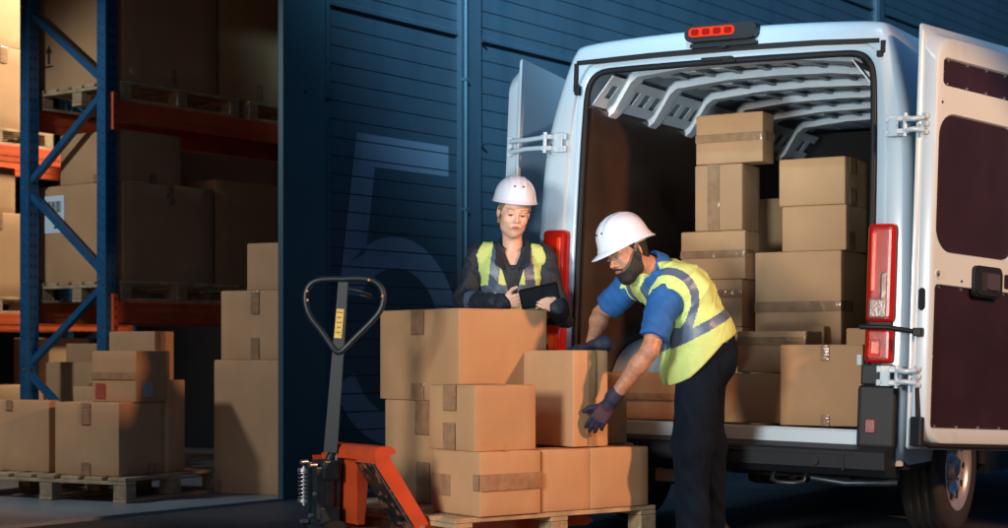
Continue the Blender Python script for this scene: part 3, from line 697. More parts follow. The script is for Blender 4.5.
# tail lamps
for s in (-1, 1):
    def sb(q, x0, x1, *r_, **k):
        dd = -.018 if s > 0 else .03; x0 += dd; x1 += dd; q.box(min(s * x0, s * x1), max(s * x0, s * x1), *r_, **k)
    q = B(); sb(q, .822, .945, -.020, .12, .91, 1.56, .02, seg=3); hs = vb(q, 'tail_lamp', M['plastic'])
    q = B(); sb(q, .818, .955, -.040, .12, 1.098, 1.568, .030, seg=4); vb(q, 'red_lens', M['red'], hs)
    q = B(); sb(q, .838, .868, -.0425, -.03, 1.24, 1.53, .010, seg=3); vb(q, 'lamp_segment', M['red2'], hs)
    q = B(); sb(q, .834, .925, -.044, -.02, 1.115, 1.215, .012, seg=3); sb(q, .888, .925, -.0435, -.02, 1.14, 1.34, .012, seg=3); vb(q, 'clear_lens', M['clear'], hs)
    q = B(); sb(q, .820, .955, -.040, .12, .905, 1.078, .026, seg=4); vb(q, 'red_lens', M['red'], hs)
    q = B(); sb(q, .842, .90, -.0425, -.03, .935, 1.02, .016, seg=3); vb(q, 'lamp_segment', M['red2'], hs)
    # corner moulding below the lamp
    q = B(); sb(q, .800, .985, -.055, .20, .50, .80, .022, seg=3); sb(q, .805, .96, -.03, .05, .80, .90, .01); cm = vb(q, 'corner_moulding', M['plastic'])
    q = B(); sb(q, .845, .895, -.062, -.05, .575, .64, .004); vb(q, 'reflector', mat('red_reflector', (.16, .010, .008), .25, bump=(200, .4, .001)), cm)
# high brake lamp
q = B(); pr = rrect(-.192, .198, 2.506, 2.588, .036, 5)
q.prism(pr, 'y', -.05, .06); q.prism(rrect(-.17, .19, 2.478, 2.50, .01, 3), 'y', -.03, .03); q.box(.0, .035, -.045, -.02, 2.468, 2.48, .003); hb = vb(q, 'high_brake_lamp', M['plastic'])
q = B(); q.prism(rrect(-.165, .085, 2.528, 2.576, .020, 5), 'y', -.060, -.045); vb(q, 'red_lens', M['red2'], hb)
for k in range(4):
    q = B(); q.prism(rrect(-.150 + k * .060, -.108 + k * .060, 2.536, 2.568, .010, 4), 'y', -.0612, -.0602); vb(q, 'lamp_segment', M['red'], hb)
# bumper and underside bits
q = B(); q.prism([(-.06, .515), (-.155, .500), (-.165, .49), (-.155, .41), (-.12, .375), (.02, .365), (.02, .515)], 'x', -.96, .96, False)
bp_ = vb(q, 'bumper', M['plastic'])
q = B(); q.box(-.80, .80, -.168, -.150, .474, .480, .001); q.cyl((.62, -.162, .44), (.62, -.170, .44), .022, n=18); q.box(.76, .765, -.1675, -.12, .40, .50); vb(q, 'bumper_seam', M['hole'], bp_)
q = B(); q.tube([(.40, -.10, .37), (.40, -.14, .335), (.44, -.15, .325), (.52, -.15, .325), (.56, -.14, .335), (.56, -.10, .37)], .011, 8); q.tube([(.58, -.08, .35), (.75, -.09, .335), (.98, -.02, .345)], .016, 8); vb(q, 'tow_eye', M['darksteel'])
q = B(); q.cyl((-.28, .02, .30), (-.28, .30, .30), .05, n=20); q.box(-.70, .70, .9, 1.0, .28, .36, .02); q.box(-.15, .15, .85, 1.08, .22, .42, .04); vb(q, 'axle', M['darksteel'])
q = B(); q.box(-.28, .02, -.02, .0, .28, .35, .004); vb(q, 'under_plate', M['steel'])
q = B(); q.cyl((-.60, -.05, .30), (-.60, .5, .30), .034, n=16); vb(q, 'exhaust', M['steel'])
# wheels
def wheel(x, y, s):
    zc = .345 + math.sin(VROLL) * x
    ty = B(); c = (x, y, zc)
    prof = [(.215, -.095), (.235, -.105), (.30, -.11), (.335, -.10), (.345, -.075), (.345, -.05), (.338, -.047), (.338, -.040), (.345, -.037), (.345, -.005), (.338, -.003), (.338, .003), (.345, .005), (.345, .037), (.338, .040), (.338, .047), (.345, .05), (.345, .075), (.335, .10), (.30, .112), (.235, .105), (.215, .095)]
    ty.lathe(prof, c, (s, 0, 0), 64)
    w = ty.build('wheel', M['tyre'], van)
    rm = B(); rm.lathe([(.215, -.09), (.20, -.02), (.225, .098), (.232, .105), (.222, .108), (.205, .09), (.192, .06), (.175, .075), (.150, .085), (.125, .07), (.105, .055), (.085, .055), (.070, .065), (.060, .065), (.055, .095), (.045, .10), (.0, .10)], c, (s, 0, 0), 64)
    rm.build('rim', M['rim'], w)
    h = B()
    for k in range(10):
        a_ = 2 * math.pi * k / 10
        p = Vector((x + s * .079, y + .158 * math.cos(a_), zc + .158 * math.sin(a_))); h.cyl(p, p + Vector((s * .006, 0, 0)), .019, n=14)
    h.build('rim_hole', M['hole'], w)
    for k in range(5):
        h = B(); a_ = 2 * math.pi * k / 5 + .3
        p = Vector((x + s * .06, y + .082 * math.cos(a_), zc + .082 * math.sin(a_))); h.cyl(p, p + Vector((s * .03, 0, 0)), .013, .011, n=6, smooth=False); h.build('wheel_nut', M['steel'], w)
for s in (-1, 1):
    wheel(s * .885, .95, s); wheel(s * .885, 4.55, s)
# rear doors
def door(org, deg, side):
    """side -1: inner pan towards local -y, +1: towards local +y; local x runs away from the hinges"""
    mt = Matrix.Translation(Vector(org)) @ Matrix.Rotation(-math.atan(LEAN), 4, 'X') @ Matrix.Rotation(R(deg), 4, 'Z')
    Wd, Hd, T = .93, 2.0, .09; sg = side
    q = B(); rings = []
    def rg(ins, rad, y, top=0):
        rings.append([(u, sg * y, v) for u, v in rrect(ins, Wd - ins, ins, Hd - ins - top, max(rad, .004), 8)])
    rg(.0, .012, 0); rg(-.003, .015, .006); rg(.0, .02, .014); rg(.012, .03, .018); rg(.014, .09, .03, .02); rg(.022, .12, .07, .03); rg(.030, .125, .086, .03); rg(.040, .12, .09, .03)
    n_ = len(rings[0]); vs = [v for r_ in rings for v in r_]
    fs = [(i * n_ + k, i * n_ + (k + 1) % n_, (i + 1) * n_ + (k + 1) % n_, (i + 1) * n_ + k) for i in range(len(rings) - 1) for k in range(n_)]
    fs.append(tuple(range(n_))); q.faces(vs, fs, True)
    # inner pan with openings: fill between outer ring and panels using a triangle fill
    t = bmesh.new()
    loops = [[(u, v) for u, _, v in rings[-1]]]
    holes = [rrect(.075, .80, 1.71, 1.845, .03, 5), rrect(.055, .73, .925, 1.585, .12, 7), rrect(.060, .86, .095, .775, .025, 4)]
    for L_ in loops + holes:
        vv = [t.verts.new((u, sg * T, v)) for u, v in L_]
        for i in range(len(vv)): t.edges.new((vv[i], vv[(i + 1) % len(vv)]))
    bmesh.ops.triangle_fill(t, use_beauty=True, use_dissolve=False, edges=t.edges[:])
    q.merge(t, smooth=False)
    for L_ in holes:       # rolled lip down into each recess
        cx = sum(u for u, v in L_) / len(L_); cz = sum(v for u, v in L_) / len(L_)
        def ins(d): return [(u + (d if u < cx else -d), v + (d if v < cz else -d)) for u, v in L_]
        A_, B2, C_ = L_, ins(.004), ins(.008); m_ = len(L_)
        vs = [(u, sg * T, v) for u, v in A_] + [(u, sg * (T - .006), v) for u, v in B2] + [(u, sg * (T - .022), v) for u, v in C_]
        q.faces(vs, [(i + j * m_, (i + 1) % m_ + j * m_, (i + 1) % m_ + (j + 1) * m_, i + (j + 1) * m_) for j in range(2) for i in range(m_)], True)
    d = q.build('rear_door', M['paint'], van, weld=True); d.matrix_local = mt; d.data.set_sharp_from_angle(angle=R(35))
    for i, L_ in enumerate(holes):
        q = B(); q.faces([(u, sg * (T - .016), v) for u, v in L_], [tuple(range(len(L_)))])
        pn = q.build('inner_liner', M['doorpanel'], d)
        cx0, cx1 = min(u for u, v in L_), max(u for u, v in L_); cz0, cz1 = min(v for u, v in L_), max(v for u, v in L_)
        if i != 1:
            e = .014; spots = [(cx0 + .05 + (cx1 - cx0 - .1) * k / 4, z_) for k in range(5) for z_ in (cz0 + e, cz1 - e)] + [(cx0 + e, (cz0 + cz1) / 2)]
            for (u, z_) in spots:
                q = B(); q.cyl((u, sg * (T - .018), z_), (u, sg * (T - .009), z_), .0055, n=8); q.build('screw', M['bolt'], d)
    q = B(); pr = rrect(.35, .575, .735, .885, .03, 5)
    for (pp, h0, h1) in ((pr, T - .002, T + .020), (rrect(.358, .567, .743, .877, .03, 5), T + .0201, T + .028)): q.prism(pp, 'y', min(sg * h0, sg * h1), max(sg * h0, sg * h1))
    ho_ = q.build('door_handle', M['plastic'], d)
    q = B(); h0, h1 = T + .024, T + .0295; q.prism(rrect(.395, .545, .765, .855, .012, 4), 'y', min(sg * h0, sg * h1), max(sg * h0, sg * h1)); q.build('handle_recess', M['hole'], ho_)
    q = B(); h0, h1 = T + .0296, T + .040; q.prism(rrect(.435, .53, .772, .850, .012, 4), 'y', min(sg * h0, sg * h1), max(sg * h0, sg * h1)); q.build('handle_lever', mat('lever_plastic', (.05, .045, .06), .45), ho_)
    q = B(); q.prism(rrect(.62, .73, .79, .86, .01, 3), 'y', min(sg * T, sg * (T + .003)), max(sg * T, sg * (T + .003))); q.build('cover_strip', M['doorpanel'], d)
    q = B()
    for (u, v) in ((.085, .82), (.075, 1.63), (.27, .80)): q.cyl((u, sg * (T - .004), v), (u, sg * (T + .002), v), .007, n=10)
    q.build('grommet', M['hole'], d)
    q = B()
    for (u, v) in ((.085, .82),): q.lathe([(.008, 0), (.018, .0), (.022, .004), (.026, .0)], (u, sg * T, v), (0, sg, 0), 20)
    q.build('washer', M['paint'], d)
    # seal strip low on the pan and black corner shoe, oval plug on the hinge edge
    q = B(); q.tube([(.025, sg * .04, .30), (.020, sg * .055, .10), (.035, sg * .062, .03), (.10, sg * .068, .018), (.5, sg * .068, .016), (.86, sg * .068, .018)], .014, 8); q.build('edge_seal', M['rubber'], d)
    q = B(); q.box(-.001, .03, min(sg * .02, sg * .082), max(sg * .02, sg * .082), .012, .15, .008); q.build('corner_shoe', M['plastic'], d)
    q = B(); q.prism([(sg * .052 + .018 * math.cos(R(a_)), .70 + (.035 if 0 < a_ < 180 else -.035) + .018 * math.sin(R(a_))) for a_ in range(0, 360, 15)], 'x', .0135, .018); q.build('oval_plug', M['hole'], d)
    return d, mt
dR, mR = door((1.022, -.045, .51), 71, -1)
dL, mL = door((-1.185, .02, .505), 96, 1); dL['label'] = 'rear door folded back beyond the left side of the van'
dR['label'] = 'rear door folded back beyond the right side with dark liner panels and a black handle'
# hinges: body plate, knuckle, door plate
def hinge(s, z, mtx, sgn, dz):
    q = B()
    X0 = .865
    for k in (-1, 1):
        q.box(min(s * X0, s * (X0 + .09)), max(s * X0, s * (X0 + .09)), -.036, -.018, z + k * .032 - .016, z + k * .032 + .016, .004)
        q.box(min(s * (X0 + .07), s * (X0 + .13)), max(s * (X0 + .07), s * (X0 + .13)), -.075, -.030, z + k * .030 - .012, z + k * .030 + .012, .004)
    q.box(min(s * (X0 + .02), s * (X0 + .07)), max(s * (X0 + .02), s * (X0 + .07)), -.042, -.03, z - .05, z + .05, .004)
    q.cyl((s * (X0 + .11), -.066, z - .055), (s * (X0 + .11), -.066, z + .055), .011, n=12)
    for (x_, z_) in ((.02, .03), (.02, -.03), (.055, 0)): q.cyl((s * (X0 + x_), -.03, z + z_), (s * (X0 + x_), -.046, z + z_), .010, n=6, smooth=False)
    h = vb(q, 'hinge', M['paint'])
    p0_ = Vector((s * (X0 + .11), -.066 + LEAN * (z - .55), z)); 
    q = B(); loc = mtx.inverted() @ p0_
    e = mtx @ Vector((-.006, sgn * .05, loc.z))
    for k in (-1, 1):
        q.tube([p0_ + Vector((0, 0, k * .028)), (p0_ + e) / 2 + Vector((0, -.012, k * .024)), e + Vector((0, 0, k * .03))], .013, 8)
    for k in (-1, 0, 1): q.cyl(mtx @ Vector((.012, sgn * .05, loc.z + k * .038)), mtx @ Vector((-.012, sgn * .05, loc.z + k * .038)), .014, n=12)
    q.build('hinge_arm', M['paint'], h)
for z in (1.93, .845): hinge(1, z + .10 if z > 1 else z, mR, -1, 0)
for z in (2.03, .845): hinge(-1, z, mL, 1, 0)
q = B(); p_ = mR @ Vector((.0, -.05, .545)); q.tube([Vector((.80, -.07, 1.075)), Vector((.93, -.085, 1.075)), p_], .012, 8); q.box(p_.x - .02, p_.x + .02, p_.y - .02, p_.y + .02, p_.z - .02, p_.z + .02, .004); q.build('check_strap', M['plastic'], van)
q = B(); q.tube([Vector((-.80, -.05, 1.075)), Vector((-.94, -.06, 1.075))], .012, 8); q.cyl((-.80, -.085, 1.085), (-.80, -.03, 1.085), .036, n=18); q.build('check_strap', M['plastic'], van)

# cartons in the cargo bay (box headings follow the van)
VG = 'cartons loaded in the van'; A3 = 59.0
def vz(px, Y): return 0
zf = .578
def vc(label, l, c, r, Y, z0, yt, tapes=(), marks=()):
    return carton(label, l, c, r, Y, A3, z0, zat(yt, Y), tapes, VG, marks)
vc('large carton with a label tab at the right rear corner of the van load', 780, 863, 867, 8.22, .578, 344.5, [('L', .40, .80, .50, 1), ('L', .40, 0, .50, .14)], [mark_rects('paper_label', 'L', [(.005, .30, .028, .35)], M['paper'])])
vc('low wide carton on the van floor between the man and the corner carton', 716, 783, 790, 8.52, .582, 373.5, [])
vc('long low carton on the van floor left of the man with a tape band', 604, 697, 706, 8.72, .588, 372.5, [('L', 0, .42, 1, .56)])
z9 = zat(373.5, 8.52) + .002
vc('carton lying on the low wide one, tape across, at hip height', 737, 806, 822, 8.56, z9, 331, [('L', 0, .66, 1, .86)])
vc('flat carton just behind the hip height carton', 756, 824, 834, 8.95, z9 - .06, 326, [])
vc('small carton in the gap between the corner carton and the right pillar', 846, 872, 880, 8.75, .578, 328, [])
vc('base carton hidden low behind the large corner carton', 750, 846, 869, 8.95, .578, 346, [])
z8 = zat(346, 8.95) + .002
vc('widest carton of the right hand van stack with a shiny tape band', 755, 841, 868, 9.0, z8, 250, [('L', 0, .36, 1, .47), ('R', 0, .36, .4, .47)])
z7 = zat(250, 9.0) + .002
vc('carton directly under the top one of the right hand van stack', 782, 846, 868, 9.0, z7, 204, [('R', .1, 0, .35, .4)])
z6 = zat(204, 9.0) + .002
vc('top carton of the right hand van stack', 779, 845, 868, 9.0, z6, 156, [('R', .15, 0, .45, .35), ('R', .15, .65, .45, 1)])
vc('brown carton in shade between the two tall van stacks', 746, 783, 800, 9.9, .578, 198, [])
vc('bottom carton of the left hand van stack behind the man', 684, 742, 757, 9.18, .578, 327, [])
z4 = zat(327, 9.18) + .002
vc("carton above the bottom one in the left van stack, behind the yellow vest", 683, 742, 756, 9.18, z4, 279, [('L', .0, .62, .45, .78)])
z3 = zat(279, 9.18) + .002
vc('wide tape banded carton, third from the top of the left van stack', 681, 745, 760, 9.17, z3, 230, [('L', 0, .44, 1, .60), ('R', 0, .44, .5, .60)])
z2 = zat(230, 9.17) + .002
vc('upright carton with vertical tape, second from the top of the left van stack', 695, 742, 760, 9.17, z2, 163, [('L', .47, 0, .72, 1)])
z1 = zat(163, 9.17) + .002
vc('topmost carton of the left van stack with a wrinkled tape band', 696, 762.5, 774, 9.1, z1, 111, [('L', 0, .43, 1, .60), ('R', 0, .43, 1, .60)])
vc('carton resting on the long low one behind the sleeve of the man', 668, 706, 716, 9.1, .59, 350, [])
# ------------------------------------------------------------------ figures: implicit surfaces, meshed with surface nets
def V3(*a): return np.array(a, float)
def nrm(v): v = np.array(v, float); return v / np.linalg.norm(v)
def smin(a, b, k): h = np.clip(.5 + .5 * (b - a) / k, 0, 1); return b * (1 - h) + a * h - k * h * (1 - h)
def smax(a, b, k): return -smin(-a, -b, k)
def cap(P, a, b, ra, rb):
    a = V3(*a); b = V3(*b); ba = b - a; t = np.clip(((P - a) @ ba) / (ba @ ba), 0, 1)
    return np.linalg.norm(P - a - t[..., None] * ba, axis=-1) - (ra + (rb - ra) * t)
def ell(P, c, r, fr=None):
    q = P - V3(*c)
    if fr is not None: q = q @ np.array(fr).T
    r = V3(*r); k0 = np.linalg.norm(q / r, axis=-1); return (k0 - 1) * r.min()
def ecap(P, a, b, S, wa, wb, da, db):
    """elliptic cone: half width w along S, half depth d across"""
    a = V3(*a); b = V3(*b); ba = b - a; L = np.linalg.norm(ba); ax = ba / L
    S = nrm(V3(*S) - ax * (V3(*S) @ ax)); N = np.cross(ax, S)
    q = P - a; u = q @ ax; t = np.clip(u / L, 0, 1); ue = u - t * L
    w = wa + (wb - wa) * t; d = da + (db - da) * t; m = np.minimum(w, d)
    return (np.sqrt(((q @ S) / w) ** 2 + ((q @ N) / d) ** 2 + (ue / m) ** 2) - 1) * m
def chain(P, pts, rs, k=.0):
    d = None
    for i in range(len(pts) - 1):
        e = cap(P, pts[i], pts[i + 1], rs[i], rs[i + 1]); d = e if d is None else (smin(d, e, k) if k else np.minimum(d, e))
    return d
def nets(f, lo, hi, h):
    lo = V3(*lo); hi = V3(*hi); n = np.ceil((hi - lo) / h).astype(int) + 1
    g = [lo[i] + h * np.arange(n[i]) for i in range(3)]
    Vv = np.empty(tuple(n))
    for i in range(0, n[0], 8):
        G = np.stack(np.meshgrid(g[0][i:i + 8], g[1], g[2], indexing='ij'), -1); Vv[i:i + 8] = f(G)
    Vv[0] = Vv[-1] = 1; Vv[:, 0] = Vv[:, -1] = 1; Vv[:, :, 0] = Vv[:, :, -1] = 1
    ins = Vv < 0; cs = [ins[a:n[0] - 1 + a, b_:n[1] - 1 + b_, c:n[2] - 1 + c] for a in (0, 1) for b_ in (0, 1) for c in (0, 1)]
    s = sum(c.astype(np.int8) for c in cs); act = (s > 0) & (s < 8); idx = np.full(act.shape, -1); ids = np.argwhere(act)
    idx[act] = np.arange(len(ids)); acc = np.zeros((len(ids), 3)); cnt = np.zeros(len(ids))
    corners = [(a, b_, c) for a in (0, 1) for b_ in (0, 1) for c in (0, 1)]
    for c0 in corners:
        for ax in range(3):
            if c0[ax] == 1: continue
            c1 = list(c0); c1[ax] = 1
            v0 = Vv[tuple((ids + c0).T)]; v1 = Vv[tuple((ids + c1).T)]; m = (v0 < 0) != (v1 < 0)
            t = np.where(m, v0 / np.where(m, v0 - v1, 1), 0); p = ids + np.array(c0, float); p[:, ax] += t
            acc[m] += p[m]; cnt[m] += 1
    verts = lo + h * acc / cnt[:, None]; faces = []
    for ax in range(3):
        sh0 = [slice(1, -1)] * 3; sh0[ax] = slice(0, -1); sh1 = list(sh0); sh1[ax] = slice(1, None)
        A = ins[tuple(sh0)]; Bq = ins[tuple(sh1)]; e = np.argwhere(A != Bq)
        if not len(e): continue
        off = np.ones(3, int); off[ax] = 0; p = e + off; o1, o2 = [(1, 2), (2, 0), (0, 1)][ax]
        d1 = np.zeros(3, int); d1[o1] = 1; d2 = np.zeros(3, int); d2[o2] = 1
        q = np.stack([idx[tuple((p - d1 - d2).T)], idx[tuple((p - d2).T)], idx[tuple(p.T)], idx[tuple((p - d1).T)]], 1)
        fl = ~A[tuple(e.T)]; q[fl] = q[fl][:, ::-1]; faces.append(q)
    return verts, np.concatenate(faces)
class MB:
    def __init__(s): s.v = []; s.f = []; s.m = []; s.n = 0
    def add(s, vf, mi=0):
        v, f = vf
        if callable(mi): c = v[f].mean(1); m = mi(c).astype(int)
        else: m = np.full(len(f), mi)
        s.v.append(v); s.f.append(f + s.n); s.m.append(m); s.n += len(v); return s
    def build(s, name, mats, parent, base):
        v = np.concatenate(s.v) - np.array(base); f = np.concatenate(s.f); m = np.concatenate(s.m)
        me = bpy.data.meshes.new(name); me.from_pydata(v.tolist(), [], f.tolist())
        me.polygons.foreach_set('material_index', m.astype(np.int32)); me.polygons.foreach_set('use_smooth', np.ones(len(f), bool)); me.update()
        o = link(name, me, mats, parent)
        if parent is None: o.location = base
        return o
def wr(P, s, amp, sx=(1, 1, 1)):
    q = P * np.array(sx) * s
    return amp * (np.sin(q[..., 0] * 1.3 + 2.1 * np.sin(q[..., 2] * .7 + q[..., 1])) * np.sin(q[..., 2] * 1.1 + 1.7 * np.sin(q[..., 0] * .6)) + .5 * np.sin(q[..., 1] * 2.1 + q[..., 2] * 1.7 + 1.3 * np.sin(q[..., 0] * 1.9)))
def frame(Fd, Ud):
    Fd = nrm(Fd); Rr = nrm(np.cross(Fd, Ud)); Uu = np.cross(Rr, Fd); return np.array([Rr, Fd, Uu])     # rows: right, forward, up
# --- head in local coordinates (x right, y forward, z up), metres
def head_sdf(Q, female):
    j = .86 if female else 1.0
    d = ell(Q, (0, -.012, .032), (.076, .095, .085))
    d = smin(d, ell(Q, (0, .030, -.040), (.060 * j if not female else .0585, .060, .080)), .03)
    d = smin(d, ell(Q, (0, .052, -.100), (.028 * j, .024, .022)), .03)
    for s in (-1, 1):
        d = smin(d, ell(Q, (s * .038, .056, -.030), (.024, .023, .024) if female else (.022, .022, .022)), .02)
        d = smin(d, ell(Q, (s * .054 * j, .005, -.075), (.014, .03, .022)), .03)
        d = smin(d, cap(Q, (s * .045, .074, .020), (s * .014, .086, .018), .0065 if female else .008, .0065 if female else .008), .014)
        d = smax(d, -ell(Q, (s * .032, .100, .000), (.017, .017, .012)), .012)
        d = smin(d, ell(Q, (s * .031, .0735, .000), (.0135, .0125, .0125)), .004)
        d = smin(d, cap(Q, (s * .045, .080, .004), (s * .019, .0855, .0055), .0028, .0028), .004)
    n0 = .9 if female else 1.0
    d = smin(d, cap(Q, (0, .086, .008), (0, .084 + .024 * n0, -.030), .0065, .010 * n0), .010)
    for s in (-1, 1): d = smin(d, ell(Q, (s * .012 * n0, .093, -.034), (.008, .010, .007)), .006)
    d = smin(d, ell(Q, (0, .080 if female else .082, -.064), (.024, .0125 if female else .014, .013 if female else .016)), .014)
    d = smax(d, -cap(Q, (-.020, .099, -.0655), (.020, .099, -.0655), .003, .003), .004)
    for s in (-1, 1):
        e = ell(Q, (s * .078, -.012, -.006), (.009, .019, .031)); e = smax(e, -ell(Q, (s * .088, -.008, -.004), (.008, .011, .020)), .004); d = smin(d, e, .008)
    return d
def make_head(name, C, fr, female, neck, shoulders_y, parent_parts):
    pass
def loc_to_world(C, fr): return lambda v: np.array(C) + v @ fr
def head_mesh(mb, C, fr, female, neck_to, nr, skin_i, lip_i, eyew_i, iris_i, lookdown=.3):
    nk = (np.array(neck_to) - np.array(C)) @ fr.T
    f = lambda Q: smin(head_sdf(Q, female), cap(Q, (0, -.030, -.060), nk, nr, nr * 1.12), .03)
    lo = np.minimum(V3(-.10, -.125, -.15), nk - .08); hi = np.maximum(V3(.10, .125, .13), nk + .07)
    v, q = nets(f, lo, hi, .0028)
    def mi(c):
        lip = (np.abs(c[:, 0]) < (.0195 if female else .023)) & (c[:, 2] < -.056) & (c[:, 2] > -.0755) & (c[:, 1] > .08) & (np.abs(c[:, 2] + .0655) < (.0078 if female else .0105) * (1 - (np.abs(c[:, 0]) / .026) ** 2) + .001)
        e = np.zeros(len(c), bool); ir = e.copy(); brow = e.copy(); lid = e.copy()
        for s in (-1, 1):
            dx = c[:, 0] - s * .031; dz = c[:, 2] - (-.003)
            ring = (dx / .0125) ** 2 + ((dz + (.002 if female else 0)) / (.0034 if female else .0030)) ** 2 < 1
            e |= ring & (c[:, 1] > .07); ir |= ring & ((np.abs(dx) < .0055) | female) & (c[:, 1] > .07)
            if female:
                bz = .0215 + .004 * np.cos((c[:, 0] - s * .034) / .016); e2 = (np.abs(c[:, 2] - bz) < .0017) & (s * c[:, 0] > .014) & (s * c[:, 0] < .048) & (c[:, 1] > .06); lidz = (dx / .014) ** 2 + ((dz - .003) / .006) ** 2 < 1; brow |= e2; lid |= lidz & (c[:, 1] > .07)
        m = np.full(len(c), skin_i); m[lid] = 5; m[brow] = 4; m[lip] = lip_i
        if not female:
            zl = -.040 + np.clip((.052 - c[:, 1]) * .95, -.02, .065); st = (c[:, 2] < zl + .006) & (c[:, 2] > -.16) & (c[:, 1] > -.018) & ~lip & (m == skin_i); m[st] = 4
        m[e] = eyew_i; m[ir] = iris_i; return m
    m = mi(v[q].mean(1)); w_ = loc_to_world(C, fr)(v); mb.v.append(w_); mb.f.append(q + mb.n); mb.m.append(m); mb.n += len(v)
def helmet(C, fr, parent, base, label=None, pk=1.0, sc=1.0):
    """hard hat: shell with ridges, rolled rim, peak, vents"""
    b = B(); nu, nv = 72, 22; cz = .022
    rx, ry, rz = .112 * sc, .137 * sc, .128 + (0 if base[0] < .5 else .018)
    vs = []
    def pt(u, v):
        a = 2 * math.pi * u / nu; e = (math.pi / 2) * (v / nv)
        ce, se = math.cos(e) ** .82, math.sin(e) ** .95
        x, y, z = rx * ce * math.sin(a), ry * ce * math.cos(a) - .008, cz + rz * se
        rd = 0
        if e > .25:
            for x0 in (-.036, .036): rd += .0045 * math.exp(-((x - x0) / .0065) ** 2) * min(1, (e - .25) / .3)
            rd += .006 * math.exp(-(x / .012) ** 2) * min(1, (e - .25) / .3)
        fl = .010 * pk * math.exp(-(e / .09) ** 2)
        n_ = Vector((x / rx ** 2, y / ry ** 2, (z - cz) / rz ** 2 + 1e-6)).normalized()
        return Vector((x, y, z)) + n_ * (rd + fl)
    for v in range(nv + 1):
        for u in range(nu): vs.append(pt(u, v))
    fs = [(v * nu + u, v * nu + (u + 1) % nu, (v + 1) * nu + (u + 1) % nu, (v + 1) * nu + u) for v in range(nv) for u in range(nu)]
    # rim and peak
    r0 = []; r1 = []; r2 = []
    for u in range(nu):
        a = 2 * math.pi * u / nu; p = pt(u, 0); f_ = max(0, math.cos(a)); bk = max(0, -math.cos(a))
        out = .003 + .042 * pk * f_ ** 2.2 + .012 * pk * bk ** 3; d = Vector((math.sin(a), math.cos(a), 0))
        dz = -.004 - .014 * pk * f_ ** 2 - .012 * bk ** 2
        r0.append(p + d * out + Vector((0, 0, dz))); r1.append(p + d * (out - .001) + Vector((0, 0, dz - .004))); r2.append(Vector((p.x * .95, p.y * .95, p.z - .006)))
    base_i = len(vs); vs += r0 + r1 + r2
    for u in range(nu):
        w_ = (u + 1) % nu
        fs += [(u, base_i + u, base_i + w_, w_), (base_i + u, base_i + nu + u, base_i + nu + w_, base_i + w_), (base_i + nu + u, base_i + 2 * nu + u, base_i + 2 * nu + w_, base_i + nu + w_)]
    W_ = [Vector(np.array(C) + np.array(v) @ fr) - Vector(base) for v in vs]
    b.faces(W_, fs, True); o = b.build('helmet', M['helm'], parent)
    if label: o['label'] = label
    q = B()
    def lw(v): return Vector(np.array(C) + np.array(v) @ fr) - Vector(base)
    for x in (-.022, .022):
        u = math.atan2(x, .11); e = .62; ce, se = math.cos(e) ** .82, math.sin(e) ** .95
        p = Vector((x, ry * ce - .008, cz + rz * se)); n_ = Vector((0, .75, .66)); q.cyl(lw(p - n_ * .002), lw(p + n_ * .0035), .0042, n=10)
    q.build('helmet_vent', M['hole'], o)
    q = B(); band = []
    for u in range(0, nu + 1):
        a = 2 * math.pi * u / nu; band.append((.088 * math.sin(a), .108 * math.cos(a) - .012))
    vs = [lw((x, y, .040)) for x, y in band] + [lw((x, y, .006 if y < 0 else .028)) for x, y in band]; m_ = len(band)
    q.faces(vs, [(i, i + 1, m_ + i + 1, m_ + i) for i in range(m_ - 1)], True)
    q.build('harness_band', M['strap'], o)
    return o
# --- hand in local coordinates: x towards thumb side, y to the fingertips, z back of hand
def hand_parts(curl, spread=1.0, g=0.0, thumb=(.035, -.5), kn=None):
    """returns list of chains (points, radii)"""
    out = []
    X = [.030, .010, -.010, -.029]; Y = [.088, .092, .088, .079]; L = [.070, .078, .072, .056]; rr = [.0088, .0090, .0086, .0078]
    for i in range(4):
        p = V3(X[i], Y[i], 0); pts = [V3(X[i] * .7, .035, .002), p]; rs = [.012 + g, .0105 + g]; ang = 0; sp = (X[i] * 3.2) * spread
        for k, fr_ in enumerate((.42, .32, .26)):
            ang += curl[i][k]; d = V3(math.sin(sp) * math.cos(ang), math.cos(sp) * math.cos(ang), -math.sin(ang)); p = p + d * L[i] * fr_ * 1.12; pts.append(p); rs.append(rr[i] * (1, .93, .85)[k] + g)
        out.append((pts, rs))
    tx, tz = thumb
    p0_ = V3(.018, .018, -.004); p1_ = V3(.046, .048, -.012 + tz * .01); p2_ = p1_ + nrm((.55 + tx, .8, tz * .5)) * .034; p3_ = p2_ + nrm((.15 + tx, 1, tz * .8)) * .028
    out.append(([p0_, p1_, p2_, p3_], [.015 + g, .0125 + g, .0105 + g, .009 + g])); return out
def hand_sdf(Q, parts, g=0.0):
    d = ell(Q, (.001, .052, .0), (.043 + g, .050 + g, .0145 + g))
    d = smin(d, ell(Q, (0, .012, 0), (.028 + g, .025 + g, .018 + g)), .015)
    for pts, rs in parts:
        c = None
        for i in range(len(pts) - 1):
            e = cap(Q, pts[i], pts[i + 1], rs[i], rs[i + 1]); c = e if c is None else smin(c, e, .003)
        d = smin(d, c, .0055)
    return d
def hframe(Y_, Z_):
    Y_ = nrm(Y_); Z_ = nrm(np.array(Z_) - Y_ * (np.array(Z_) @ Y_)); return np.array([np.cross(Y_, Z_), Y_, Z_])
def mirror_x(fr): fr = fr.copy(); fr[0] = -fr[0]; return fr
def wire(mb, vf, C, fr, mi, flip=False):
    v, q = vf; w_ = np.array(C) + v @ fr
    if flip: q = q[:, ::-1]
    mb.add((w_, q), mi)
def px(x, y, Y): return V3((x - CX) / F * Y, Y, CH - (y - HY) / F * Y)

